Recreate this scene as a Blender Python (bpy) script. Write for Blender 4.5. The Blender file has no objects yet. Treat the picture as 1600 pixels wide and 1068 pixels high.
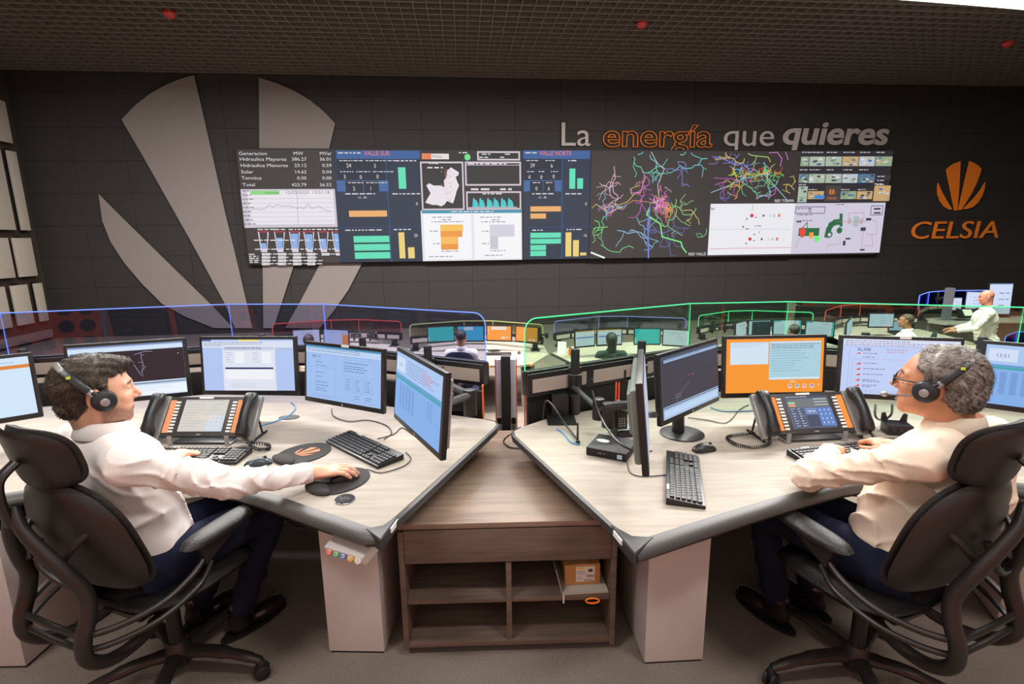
import bpy, bmesh, math, random
import numpy as np
from mathutils import Vector, Matrix, noise as mnoise
R = math.radians
random.seed(7)
SC = bpy.context.scene
COL = SC.collection

# ------------------------------------------------------------------ camera, world, lamps, exposure
FPX, PITCH, ROLL, EYE = 794.0, R(11.3), R(0.72), 1.68      # focal length in pixels of a 1600 px wide frame
cam_d = bpy.data.cameras.new('camera'); cam = bpy.data.objects.new('camera', cam_d); COL.objects.link(cam)
cam_d.sensor_width = 36.0; cam_d.lens = 36.0 * FPX / 1600.0; cam_d.clip_end = 100
cam.matrix_world = Matrix.Translation((0, 0, EYE)) @ Matrix.Rotation(R(90) - PITCH, 4, 'X') @ Matrix.Rotation(-ROLL, 4, 'Z')
SC.camera = cam
SC.view_settings.view_transform = 'Standard'; SC.view_settings.look = 'None'
SC.view_settings.gamma = 1.0; SC.view_settings.use_curve_mapping = False
SC.view_settings.exposure = 0.0
world = bpy.data.worlds.new('world'); SC.world = world; world.use_nodes = True
world.node_tree.nodes['Background'].inputs[0].default_value = (0.9, 0.85, 0.8, 1)
world.node_tree.nodes['Background'].inputs[1].default_value = 0.02
SC.cycles.max_bounces = 6; SC.cycles.diffuse_bounces = 3; SC.cycles.glossy_bounces = 3
SC.cycles.transparent_max_bounces = 24; SC.cycles.transmission_bounces = 4
SC.cycles.use_denoising = True
SC.cycles.sample_clamp_indirect = 4.0
def lamp(name, loc, sx, sy, watts, col=(1, .975, .95), rot=(0, 0, 0)):
    l = bpy.data.lights.new(name, 'AREA'); l.shape = 'RECTANGLE'; l.size = sx; l.size_y = sy; l.energy = watts; l.color = col
    o = bpy.data.objects.new(name, l); COL.objects.link(o); o.location = loc; o.rotation_euler = rot; return o
CEIL = 6.1
for i, (x, y, sx, sy, w) in enumerate([(-2.6, -0.6, 1.6, .5, 165), (2.6, -0.6, 1.6, .5, 165), (0, 1.6, 2.4, .5, 62), (-3.0, 3.2, 1.6, .4, 90),
        (3.0, 3.2, 1.6, .4, 90), (-5.5, 7.4, 6, .3, 1260), (5.8, 7.4, 6, .3, 1600), (0, 7.6, 5, .3, 800)]):
    lamp('ceiling_lamp_light', (x, y, CEIL - .25), sx, sy, w)

for x in (-6.5, 0, 6.5): lamp('panel_fill_light', (x, -1.5, 4.4), 4, .3, 75, rot=(R(-48), 0, 0))  # added fill lamps, brighten the orange panels so the glass mirrors them
# ------------------------------------------------------------------ pixel -> place helpers (1600 x 1068 frame of the photograph)
def ray(px, py):
    x = (px - 800) / FPX; y = -(py - 534) / FPX
    c, s = math.cos(ROLL), math.sin(ROLL); x, y = c * x + s * y, -s * x + c * y
    return Vector((x, math.cos(PITCH) + y * math.sin(PITCH), -math.sin(PITCH) + y * math.cos(PITCH)))
def at(px, py, z):
    d = ray(px, py); return Vector((0, 0, EYE)) + d * ((z - EYE) / d.z)
def atY(px, py, Y):
    d = ray(px, py); return Vector((0, 0, EYE)) + d * (Y / d.y)
WTH, WY = R(5.3), 15.5
WU = Vector((math.cos(WTH), math.sin(WTH), 0)); WN = Vector((math.sin(WTH), -math.cos(WTH), 0))   # along the wall; towards the room
def wp(px, py):
    d = ray(px, py); n = Vector((-math.sin(WTH), math.cos(WTH), 0)); t = WY * math.cos(WTH) / d.dot(n)
    p = d * t; return (p.x * math.cos(WTH) + (p.y - WY) * math.sin(WTH), p.z + EYE)
def wpt(u, z, off=0.0): return Vector((0, WY, 0)) + WU * u + WN * off + Vector((0, 0, z))

# ------------------------------------------------------------------ materials
def lin(c):
    f = lambda v: v / 12.92 if v <= .04045 else ((v + .055) / 1.055) ** 2.4
    return tuple(f(v / 255.0) for v in c[:3]) + (1,)
MATS = {}
def mat(name, col=(200, 200, 200), rough=.6, metal=0., spec=.5, bump=0., bscale=40., var=0., vscale=8., stretch=None, emit=0., sheen=0., coat=0.):
    if name in MATS: return MATS[name]
    m = bpy.data.materials.new(name); m.use_nodes = True; nt = m.node_tree; b = nt.nodes['Principled BSDF']
    c = lin(col); b.inputs['Base Color'].default_value = c; b.inputs['Roughness'].default_value = rough
    b.inputs['Metallic'].default_value = metal; b.inputs['Specular IOR Level'].default_value = spec
    b.inputs['Sheen Weight'].default_value = sheen; b.inputs['Coat Weight'].default_value = coat
    if emit: b.inputs['Emission Color'].default_value = c; b.inputs['Emission Strength'].default_value = emit
    if bump or var:
        tc = nt.nodes.new('ShaderNodeTexCoord'); mp = nt.nodes.new('ShaderNodeMapping')
        nt.links.new(tc.outputs['Object'], mp.inputs[0])
        if stretch: mp.inputs['Scale'].default_value = stretch
        if var:
            n = nt.nodes.new('ShaderNodeTexNoise'); n.inputs['Scale'].default_value = vscale; n.inputs['Detail'].default_value = 6
            nt.links.new(mp.outputs[0], n.inputs[0])
            mr = nt.nodes.new('ShaderNodeMapRange'); mr.inputs['From Min'].default_value = .3; mr.inputs['From Max'].default_value = .7
            mr.inputs['To Min'].default_value = 1 - var; mr.inputs['To Max'].default_value = 1 + var
            mx = nt.nodes.new('ShaderNodeVectorMath'); mx.operation = 'SCALE'; mx.inputs[0].default_value = c[:3]
            nt.links.new(n.outputs[0], mr.inputs[0]); nt.links.new(mr.outputs[0], mx.inputs['Scale']); nt.links.new(mx.outputs[0], b.inputs['Base Color'])
        if bump:
            n2 = nt.nodes.new('ShaderNodeTexNoise'); n2.inputs['Scale'].default_value = bscale; n2.inputs['Detail'].default_value = 4
            nt.links.new(mp.outputs[0], n2.inputs[0])
            bp = nt.nodes.new('ShaderNodeBump'); bp.inputs['Strength'].default_value = bump; bp.inputs['Distance'].default_value = .01
            nt.links.new(n2.outputs[0], bp.inputs['Height']); nt.links.new(bp.outputs[0], b.inputs['Normal'])
    MATS[name] = m; return m
def emat(name, col, s=1.0):
    if name in MATS: return MATS[name]
    m = bpy.data.materials.new(name); m.use_nodes = True; nt = m.node_tree; nt.nodes.clear()
    e = nt.nodes.new('ShaderNodeEmission'); o = nt.nodes.new('ShaderNodeOutputMaterial'); nt.links.new(e.outputs[0], o.inputs[0])
    e.inputs[0].default_value = lin(col); e.inputs[1].default_value = s; m.cycles.emission_sampling = 'NONE'
    MATS[name] = m; return m
def vmat(name, s=1.0, emission=True, rough=.6, bump=0., bscale=200.):
    """colour from the mesh's own colour attribute: screens' pictures, skin, hair"""
    if name in MATS: return MATS[name]
    m = bpy.data.materials.new(name); m.use_nodes = True; nt = m.node_tree
    a = nt.nodes.new('ShaderNodeAttribute'); a.attribute_name = 'col'
    b = nt.nodes['Principled BSDF']; b.inputs['Roughness'].default_value = rough
    if emission:
        b.inputs['Base Color'].default_value = (.01, .01, .01, 1); b.inputs['Specular IOR Level'].default_value = .3
        nt.links.new(a.outputs['Color'], b.inputs['Emission Color']); b.inputs['Emission Strength'].default_value = s
        m.cycles.emission_sampling = 'NONE'
    else:
        nt.links.new(a.outputs['Color'], b.inputs['Base Color'])
        if bump:
            tc = nt.nodes.new('ShaderNodeTexCoord'); n2 = nt.nodes.new('ShaderNodeTexNoise'); n2.inputs['Scale'].default_value = bscale
            nt.links.new(tc.outputs['Object'], n2.inputs[0]); bp = nt.nodes.new('ShaderNodeBump'); bp.inputs['Strength'].default_value = bump
            bp.inputs['Distance'].default_value = .003; nt.links.new(n2.outputs[0], bp.inputs['Height']); nt.links.new(bp.outputs[0], b.inputs['Normal'])
    MATS[name] = m; return m
def glassmat(name, tint, refl, rough=.02):
    m = bpy.data.materials.new(name); m.use_nodes = True; nt = m.node_tree; nt.nodes.clear()
    t = nt.nodes.new('ShaderNodeBsdfTransparent'); t.inputs[0].default_value = lin(tint)
    g = nt.nodes.new('ShaderNodeBsdfGlossy'); g.inputs['Roughness'].default_value = rough; g.inputs[0].default_value = (1, 1, 1, 1)
    lw = nt.nodes.new('ShaderNodeFresnel'); lw.inputs[0].default_value = 1.5
    ad = nt.nodes.new('ShaderNodeMath'); ad.operation = 'ADD'; ad.inputs[1].default_value = refl; nt.links.new(lw.outputs[0], ad.inputs[0])
    ge = nt.nodes.new('ShaderNodeNewGeometry'); inv = nt.nodes.new('ShaderNodeMath'); inv.operation = 'SUBTRACT'; inv.inputs[0].default_value = 1; nt.links.new(ge.outputs['Backfacing'], inv.inputs[1])
    ml = nt.nodes.new('ShaderNodeMath'); ml.operation = 'MULTIPLY'; nt.links.new(ad.outputs[0], ml.inputs[0]); nt.links.new(inv.outputs[0], ml.inputs[1])
    mx = nt.nodes.new('ShaderNodeMixShader'); o = nt.nodes.new('ShaderNodeOutputMaterial')
    nt.links.new(ml.outputs[0], mx.inputs[0]); nt.links.new(t.outputs[0], mx.inputs[1]); nt.links.new(g.outputs[0], mx.inputs[2]); nt.links.new(mx.outputs[0], o.inputs[0])
    MATS[name] = m; return m
def woodmat(name, c1, c2, stretch, rough=.45):
    m = bpy.data.materials.new(name); m.use_nodes = True; nt = m.node_tree; b = nt.nodes['Principled BSDF']; b.inputs['Roughness'].default_value = rough; b.inputs['Specular IOR Level'].default_value = .3
    tc = nt.nodes.new('ShaderNodeTexCoord'); mp = nt.nodes.new('ShaderNodeMapping'); mp.inputs['Scale'].default_value = stretch
    n = nt.nodes.new('ShaderNodeTexNoise'); n.inputs['Scale'].default_value = 3; n.inputs['Detail'].default_value = 9; n.inputs['Roughness'].default_value = .65
    cr = nt.nodes.new('ShaderNodeValToRGB'); cr.color_ramp.elements[0].position = .32; cr.color_ramp.elements[1].position = .68
    cr.color_ramp.elements[0].color = lin(c1); cr.color_ramp.elements[1].color = lin(c2)
    nt.links.new(tc.outputs['Object'], mp.inputs[0]); nt.links.new(mp.outputs[0], n.inputs[0]); nt.links.new(n.outputs[0], cr.inputs[0]); nt.links.new(cr.outputs[0], b.inputs['Base Color'])
    MATS[name] = m; return m

M_black = mat('black_plastic', (30, 29, 30), .38)
M_black2 = mat('matt_black', (20, 19, 20), .6)
M_char = mat('charcoal_plastic', (52, 50, 50), .45)
M_graphite = mat('graphite_metal', (46, 40, 38), .38, .4)
M_leather = mat('black_leather', (30, 27, 26), .45, bump=.25, bscale=160, spec=.5)
M_shell = mat('chair_shell', (28, 21, 19), .42, bump=.1, bscale=300)
M_desk = woodmat('desk_laminate', (148, 137, 125), (168, 157, 144), (1.2, 12, 1), .6)
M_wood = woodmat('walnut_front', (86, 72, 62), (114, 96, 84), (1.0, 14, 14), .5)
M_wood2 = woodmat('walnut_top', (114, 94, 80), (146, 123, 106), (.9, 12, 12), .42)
M_ped = mat('taupe_metal', (190, 182, 177), .45)
M_pedd = mat('dark_taupe', (66, 56, 52), .5)
M_edge = mat('desk_edge_rubber', (58, 53, 50), .45)
M_carpet = mat('carpet', (130, 118, 108), .95, bump=.6, bscale=300, var=.16, vscale=130, spec=.1)
M_tile = mat('wall_tile', (48, 44, 42), .7, var=.06, vscale=3)
M_wallb = mat('wall_backing', (24, 21, 20), .9)
M_slat = mat('ceiling_slat', (102, 94, 88), .6)
M_cream = mat('cream_panel', (180, 170, 156), .8, var=.04)
M_insert = mat('beige_insert', (172, 158, 148), .7, bump=.1, bscale=400)
M_chrome = mat('chrome', (190, 190, 190), .2, 1.)
M_silver = mat('silver_plastic', (165, 162, 160), .35, .4)
M_white = mat('white_plastic', (225, 222, 218), .4)
M_shirt = mat('white_shirt_cloth', (232, 222, 216), .85, bump=.12, bscale=500, spec=.2, sheen=.1)
M_shirt2 = mat('cream_shirt_cloth', (238, 214, 192), .85, bump=.12, bscale=500, spec=.2, sheen=.1)
M_trouser = mat('navy_trouser_cloth', (24, 28, 48), .9, bump=.15, bscale=400, spec=.2)
M_shoe = mat('black_shoe_leather', (26, 20, 20), .25, coat=.4)
M_skin = vmat('skin', emission=False, rough=.5, bump=.15, bscale=260)
M_hair = vmat('hair', emission=False, rough=.55, bump=.9, bscale=220)
M_scr = vmat('screen_picture', 1.0)
M_wallscr = vmat('video_wall_picture', .92)
M_print = vmat('flat_print', emission=False, rough=.6)
M_orange = mat('orange_panel', (214, 84, 44), .5)
M_orangep = mat('orange_paint', (255, 136, 36), .6)
M_logo = mat('grey_logo_film', (138, 128, 125), .8)
M_letter = mat('letter_grey', (188, 176, 172), .6)
M_glassb = glassmat('blue_lit_glass', (216, 218, 235), .08)
M_glassg = glassmat('green_lit_glass', (222, 238, 226), .07)
M_glassr = glassmat('red_lit_glass', (240, 218, 218), .01)
M_glassy = glassmat('yellow_lit_glass', (238, 238, 220), .01)
M_glassbb = glassmat('deep_blue_lit_glass', (120, 130, 235), .06)
M_lens = glassmat('clear_lens', (240, 245, 250), .05)
E_blue = emat('blue_led_edge', (120, 150, 255), 1.6); E_green = emat('green_led_edge', (90, 240, 160), 1.5)
E_red = emat('red_led_edge', (255, 100, 95), 1.1); E_yel = emat('yellow_led_edge', (235, 232, 160), 1.0)
E_lav = emat('lavender_led_edge', (170, 170, 245), 1.0)
E_white = emat('lamp_diffuser', (255, 250, 240), 3.0)

# ------------------------------------------------------------------ mesh helpers
def tag(o, label=None, cat=None, group=None, kind=None):
    if label: o['label'] = label
    if cat: o['category'] = cat
    if group: o['group'] = group
    if kind: o['kind'] = kind
    return o
def empty(name, loc, rz=0., label=None, cat=None, group=None):
    o = bpy.data.objects.new(name, None); COL.objects.link(o); o.location = loc; o.rotation_euler = (0, 0, rz); o.empty_display_size = .1
    return tag(o, label, cat, group)
class MB:
    """collects shapes in one list of vertices and faces, linked as ONE mesh object"""
    def __init__(s, X=None): s.v = []; s.f = []; s.c = []; s.X = X or Matrix(); s.col = None
    def add(s, vs, fs, X=None):
        n = len(s.v); T = s.X @ X if X is not None else s.X
        s.v += [T @ Vector(p) for p in vs]; s.f += [tuple(i + n for i in f) for f in fs]; s.c += [s.col] * len(fs); return s
    def box(s, c, d, X=None):
        x, y, z = d[0] / 2, d[1] / 2, d[2] / 2
        vs = [(c[0] + i * x, c[1] + j * y, c[2] + k * z) for k in (-1, 1) for j in (-1, 1) for i in (-1, 1)]
        return s.add(vs, [(0, 2, 3, 1), (4, 5, 7, 6), (0, 1, 5, 4), (2, 6, 7, 3), (0, 4, 6, 2), (1, 3, 7, 5)], X)
    def prism(s, poly, z0, z1, X=None):
        n = len(poly); vs = [(p[0], p[1], z0) for p in poly] + [(p[0], p[1], z1) for p in poly]
        return s.add(vs, [tuple(range(n))[::-1], tuple(range(n, 2 * n))] + [(i, (i + 1) % n, n + (i + 1) % n, n + i) for i in range(n)], X)
    def cone(s, a, b, ra, rb=None, n=16, caps=True):
        rb = ra if rb is None else rb
        return s.tube([a, b], [ra, rb], n, caps)
    def tube(s, pts, r, n=8, caps=True, flat=1.0, up=None, closed=False):
        pts = [Vector(p) for p in pts]; m = len(pts); rr = r if isinstance(r, (list, tuple)) else [r] * m
        vs = []; fs = []; prev = None
        for i, p in enumerate(pts):
            if closed: t = pts[(i + 1) % m] - pts[i - 1]
            else: t = pts[min(i + 1, m - 1)] - pts[max(i - 1, 0)]
            t = t.normalized() if t.length > 1e-9 else Vector((0, 0, 1))
            if prev is None:
                u = Vector(up) if up else (Vector((0, 0, 1)) if abs(t.z) < .9 else Vector((1, 0, 0)))
            else: u = prev
            u = (u - t * u.dot(t)); u = u.normalized() if u.length > 1e-6 else t.orthogonal().normalized(); prev = u; w = t.cross(u)
            for k in range(n):
                a = 2 * math.pi * k / n; vs.append(p + (w * math.cos(a) + u * math.sin(a) * flat) * rr[i])
        for i in range(m if closed else m - 1):
            j = (i + 1) % m
            for k in range(n): fs.append((i * n + k, i * n + (k + 1) % n, j * n + (k + 1) % n, j * n + k))
        if caps and not closed: fs += [tuple(range(n))[::-1], tuple(range((m - 1) * n, m * n))]
        return s.add(vs, fs)
    def lathe(s, prof, n=20, X=None):
        vs = []; m = len(prof)
        for r, z in prof: vs += [(r * math.cos(2 * math.pi * k / n), r * math.sin(2 * math.pi * k / n), z) for k in range(n)]
        fs = [(i * n + k, i * n + (k + 1) % n, (i + 1) * n + (k + 1) % n, (i + 1) * n + k) for i in range(m - 1) for k in range(n)]
        fs += [tuple(range(n))[::-1], tuple(range((m - 1) * n, m * n))]
        return s.add(vs, fs, X)
    def ell(s, c, r, n=14, m=9, X=None):
        vs = [(c[0], c[1], c[2] - r[2])]; fs = []
        for i in range(1, m):
            a = -math.pi / 2 + math.pi * i / m
            vs += [(c[0] + r[0] * math.cos(a) * math.cos(2 * math.pi * k / n), c[1] + r[1] * math.cos(a) * math.sin(2 * math.pi * k / n), c[2] + r[2] * math.sin(a)) for k in range(n)]
        vs.append((c[0], c[1], c[2] + r[2])); L = len(vs) - 1
        fs += [(0, 1 + (k + 1) % n, 1 + k) for k in range(n)]
        for i in range(m - 2): fs += [(1 + i * n + k, 1 + i * n + (k + 1) % n, 1 + (i + 1) * n + (k + 1) % n, 1 + (i + 1) * n + k) for k in range(n)]
        fs += [(L, 1 + (m - 2) * n + k, 1 + (m - 2) * n + (k + 1) % n) for k in range(n)]
        return s.add(vs, fs, X)
    def build(s, name, m, parent=None, bevel=0., smooth=35, seg=2, label=None, kind=None, solid=0.):
        me = bpy.data.meshes.new(name); me.from_pydata([tuple(v) for v in s.v], [], s.f); me.materials.append(m)
        if bevel:
            bm = bmesh.new(); bm.from_mesh(me)
            es = [e for e in bm.edges if len(e.link_faces) == 2 and e.calc_face_angle(0) > R(35)]
            bmesh.ops.bevel(bm, geom=es, offset=bevel, segments=seg, profile=.6, affect='EDGES', clamp_overlap=True); bm.to_mesh(me); bm.free()
        if s.c and s.c[0] is not None and not bevel:
            ca = me.color_attributes.new('col', 'FLOAT_COLOR', 'CORNER'); arr = []
            for f, c in zip(s.f, s.c): arr += list(c) * len(f)
            ca.data.foreach_set('color', arr)
        if smooth:
            me.polygons.foreach_set('use_smooth', [True] * len(me.polygons)); me.set_sharp_from_angle(angle=R(smooth))
        me.update(); o = bpy.data.objects.new(name, me); COL.objects.link(o)
        if parent: o.parent = parent
        if label: o['label'] = label
        if kind: o['kind'] = kind
        return o
def catmull(pts, n=8, closed=False):
    P = [Vector(p) for p in pts]; m = len(P); out = []
    for i in range(m if closed else m - 1):
        if closed: a, b, c, d = P[i - 1], P[i], P[(i + 1) % m], P[(i + 2) % m]
        else: a, b, c, d = P[max(i - 1, 0)], P[i], P[i + 1], P[min(i + 2, m - 1)]
        for k in range(n):
            t = k / n; out.append(.5 * ((2 * b) + (c - a) * t + (2 * a - 5 * b + 4 * c - d) * t * t + (3 * b - a - 3 * c + d) * t ** 3))
    if not closed: out.append(P[-1])
    return out
def dup(root, loc=None, rz=None, label=None, group=None):
    r = root.copy(); COL.objects.link(r)
    if loc is not None: r.location = loc
    if rz is not None: r.rotation_euler = (0, 0, rz)
    if label: r['label'] = label
    if group: r['group'] = group
    for ch in list(root.children):
        c = ch.copy(); COL.objects.link(c); c.parent = r
        for g in ch.children: d = g.copy(); COL.objects.link(d); d.parent = c
    return r

# ------------------------------------------------------------------ flat pictures (screens, print): coloured shapes in one mesh
GL = {}
def glyph(ch):
    if ch in GL: return GL[ch]
    def conv(body):
        cu = bpy.data.curves.new('glyph', 'FONT'); cu.body = body; cu.resolution_u = 2; cu.size = 1
        o = bpy.data.objects.new('glyph', cu); me = o.to_mesh(); v = [(q.co.x, q.co.y) for q in me.vertices]; f = [tuple(p.vertices) for p in me.polygons]
        o.to_mesh_clear(); bpy.data.objects.remove(o); bpy.data.curves.remove(cu); return v, f
    v, f = conv(ch) if ch != ' ' else ([], [])
    mx = max(q[0] for q in conv(ch + '|')[0]); bx = max(q[0] for q in conv('|')[0])
    GL[ch] = (v, f, mx - bx); return GL[ch]
class Canvas:
    """x to the right, y down, both in metres from the top left corner; later shapes lie on top"""
    def __init__(s, w, h, bg, fn=None, step=.00025): s.w, s.h = w, h; s.mb = MB(); s.k = 0; s.step = step; s.fn = fn; s.rect(0, 0, w, h, bg)
    def _p(s, x, y): return (x - s.w / 2, -s.k * s.step, s.h / 2 - y)
    def poly(s, pts, c):
        s.mb.col = lin(c); s.k += 1; s.mb.add([s._p(*q) for q in pts], [tuple(range(len(pts)))[::-1]])
    def rect(s, x0, y0, x1, y1, c): s.poly([(x0, y0), (x1, y0), (x1, y1), (x0, y1)], c)
    def quads(s, rs, c):
        s.mb.col = lin(c); s.k += 1
        for x0, y0, x1, y1 in rs: s.mb.add([s._p(x0, y0), s._p(x1, y0), s._p(x1, y1), s._p(x0, y1)], [(3, 2, 1, 0)])
    def frame(s, x0, y0, x1, y1, t, c): s.quads([(x0, y0, x1, y0 + t), (x0, y1 - t, x1, y1), (x0, y0, x0 + t, y1), (x1 - t, y0, x1, y1)], c)
    def disc(s, x, y, r, c, n=14): s.poly([(x + r * math.cos(2 * math.pi * i / n), y + r * math.sin(2 * math.pi * i / n)) for i in range(n)], c)
    def line(s, pts, w, c, bump=True):
        s.mb.col = lin(c); s.k += 1 if bump else 0; w = w * getattr(s, 'hs', 1)
        for (x0, y0), (x1, y1) in zip(pts, pts[1:]):
            L = math.hypot(x1 - x0, y1 - y0) or 1e-6; nx, ny = -(y1 - y0) / L * w / 2, (x1 - x0) / L * w / 2
            ex, ey = (x1 - x0) / L * w * .3, (y1 - y0) / L * w * .3
            s.mb.add([s._p(x0 + nx - ex, y0 + ny - ey), s._p(x1 + nx + ex, y1 + ny + ey), s._p(x1 - nx + ex, y1 - ny + ey), s._p(x0 - nx - ex, y0 - ny - ey)], [(0, 1, 2, 3)])
    def text(s, x, y, size, t, c, al='l', sx=1.0, shear=0.):
        """y is the baseline, size the height of a capital"""
        s.mb.col = lin(c); s.k += 1; k = size / .7; W = sum(glyph(q)[2] for q in t) * k * sx
        cx = x - (W if al == 'r' else W / 2 if al == 'c' else 0)
        for q in t:
            v, f, a = glyph(q)
            if v: s.mb.add([s._p(cx + (p[0] + shear * p[1]) * k * sx, y - p[1] * k) for p in v], f)
            cx += a * k * sx
        return W
    def scrib(s, x0, y0, x1, n, dy, h, c, rnd, gap=.35):
        """rows of tiny unreadable print"""
        h *= getattr(s, 'hs', 1); w_ = getattr(s, 'ws', 1)
        rs = []
        for i in range(n):
            x = x0; y = y0 + i * dy; end = x0 + (x1 - x0) * rnd.uniform(.5, 1)
            while x < end:
                l = rnd.uniform(1.5, 6) * h; rs.append((x, y, min(x + l, x1), y + h)); x += l + h * (gap + 1)
        s.quads(rs, c)
    def build(s, name, m, parent, loc=(0, 0, 0), rot=None):
        o = s.mb.build(name, m, parent, smooth=0); o.location = loc
        if rot: o.rotation_euler = rot
        return o

# ================================================================== ROOM
WM = Matrix.Translation((0, WY, 0)) @ Matrix.Rotation(WTH, 4, 'Z')       # wall frame: x along, -y into the room
FZ = -0.9
U0, U1 = -13.1, 17.6
MB().box((0, .6, -.1), (34, 6.4, .2)).build('floor', M_carpet, kind='structure')
MB().prism([(-30, 3.8), (30, 3.8), (30, 22), (-30, 22)], FZ - .2, FZ).build('floor_lower', M_carpet, kind='structure')
MB().box((0, 3.81, -.5), (34, .04, .8)).build('trim_1', M_pedd, kind='structure')
wall = MB(WM).box((2.2, .15, 2.6), (31.5, .2, 7.2)).build('wall_back', M_wallb, kind='structure')
tw, th = 1.33, .855
proto = MB().box((0, 0, 0), (tw - .007, .022, th - .007)).build('tile', M_tile, smooth=0)
first = True; n = 0
for j in range(9):
    for i in range(24):
        u = U0 + .3 + tw * (i + .5) - tw * .25; z = FZ + .05 + th * (j + .5) - .35
        if u - tw / 2 > U1: continue
        o = proto if first else proto.copy()
        if not first: COL.objects.link(o)
        first = False
        o.parent = wall; rr = random.uniform(0, .004)
        o.matrix_local = WM @ Matrix.Translation((u, .045 - rr, z))
# left wall with proud cream acoustic panels
LW = MB(WM).box((U0 - .15, -8, 2.6), (.3, 16, 7.2)).build('wall_left', mat('left_wall_dark', (58, 46, 38), .8), kind='structure')
zr = [(5.3, 4.29), (4.09, 2.1), (1.9, .9), (.70, -.33)]
dcols = [[(.40, 1.5), (1.75, 3.4), (3.7, 5.5), (5.8, 8)], [(.36, .64), (.82, 2.1), (2.4, 3.6), (4.0, 6.2), (6.5, 8.5)], [(.42, .99), (1.12, 2.3), (2.6, 4.0), (4.3, 6.1)], [(.34, .61), (.82, 1.32), (1.5, 2.4), (2.7, 4.0), (4.3, 5.9)]]
for (zt, zb), cols in zip(zr, dcols):
    for d0, d1 in cols:
        MB(WM).box((U0 + .165, -(d0 + d1) / 2, (zt + zb) / 2), (.05, d1 - d0, zt - zb)).build('acoustic_panel', M_cream, LW, bevel=.008); MB(WM).box((U0 + .07, -(d0 + d1) / 2, (zt + zb) / 2), (.14, .04, zt - zb + .1)).build('batten', M_black2, LW)
MB(WM).box((U0 + .06, -5, (zr[3][1] + FZ) / 2 - .1), (.12, 9.6, zr[3][1] - FZ - .35)).build('dado_panel', mat('grey_dado', (120, 112, 104), .7), LW, bevel=.01)
RW = MB(WM).box((U1 + .35, -8, 2.6), (.3, 16, 7.2)).build('wall_right', MATS['left_wall_dark'], kind='structure')
for (a, b, z0, z1) in [(.2, .9, -.3, .35), (1.2, 2.4, -.3, .35), (.2, 1.4, .5, 1.6), (1.7, 2.6, .5, 1.6)]:
    MB(WM).box((U1 + .12, -(a + b) / 2, (z0 + z1) / 2), (.16, b - a, z1 - z0)).build('acoustic_panel', M_cream, RW, bevel=.01)
# wall behind the photographer: orange perforated panels that the lit glass mirrors
NW = MB().box((0, -2.6, 2.6), (34, .2, 7.2)).build('wall_front', mat('plain_dark_wall', (150, 148, 146), .8), kind='structure')
for i in range(13):
    x = -14.4 + i * 2.4
    p = MB().box((x, -2.47, .75), (2.3, .05, 1.5)).build('perforated_panel', M_orange, NW)
    h = MB(); rr = random.Random(i)
    for a in range(9):
        for b in range(5):
            if rr.random() < .7:
                c = (x - 1.0 + a * .25, -2.444, .25 + b * .25); s = rr.choice([.05, .09, .1])
                h.tube([c, (c[0], c[1] + .004, c[2])], s, 10)
    h.build('perforation', M_black2, p, smooth=0, kind='stuff')
# ceiling: dark slab, open grid of slats near the video wall
CE = MB(WM).box((2.2, -10.2, CEIL + .45), (34, 21, .1)).build('ceiling', mat('ceiling_dark', (26, 22, 20), .9), kind='structure')
sx = MB().box((0, 0, 0), (31, .05, .09)).build('slat', M_slat, CE, smooth=0); sy = None; k = 0
for i in range(33):
    o = sx if i == 0 else sx.copy()
    if i: COL.objects.link(o)
    o.parent = CE; o.matrix_local = WM @ Matrix.Translation((2.2, -.25 - i * .26, CEIL + .045))
sy = MB().box((0, 0, 0), (.022, 8.6, .09)).build('cross_slat', M_slat, CE, smooth=0)
for i in range(119):
    o = sy if i == 0 else sy.copy()
    if i: COL.objects.link(o)
    o.parent = CE; o.matrix_local = WM @ Matrix.Translation((U0 + .2 + i * .26, -4.5, CEIL + .05))
for n, (px, py) in enumerate([(265, 22), (1003, 38), (1575, 68)]):
    p = at(px, py, CEIL - .02); d = MB().lathe([(.02, .06), (.11, .05), (.12, .0), (.09, -.05), (.03, -.08)], 16)
    o = d.build('smoke_detector', mat('red_plastic', (190, 50, 44), .3)); o.location = p
    tag(o, ['red ceiling detector above the big grey petals', 'red ceiling detector above the wall slogan', 'red ceiling detector near the right edge of the ceiling'][n], 'detector', 'red detectors on the ceiling grid')
a, b, c = at(1370, -8, CEIL - .2), at(1500, 2, CEIL - .2), at(1640, 14, CEIL - .2)
pts = catmull([a, b, c], 8); w = Vector((-.03, -.12, 0))
sl = empty('strip_light', b, 0, 'long white curved strip light in the ceiling at the top right corner', 'ceiling light')
m1 = MB(); m2 = MB()
for p, q in zip(pts, pts[1:]):
    p, q = p - b, q - b
    m1.add([p - w, q - w, q + w, p + w, p - w + Vector((0, 0, .05)), q - w + Vector((0, 0, .05)), q + w + Vector((0, 0, .05)), p + w + Vector((0, 0, .05))], [(0, 1, 2, 3), (4, 5, 6, 7), (0, 1, 5, 4), (3, 2, 6, 7)])
m1.build('diffuser', E_white, sl); 
pp = [p - b + Vector((0, 0, .08)) for p in pts]; m2.tube(pp, .07, 6); m2.build('housing', M_silver, sl)
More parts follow.
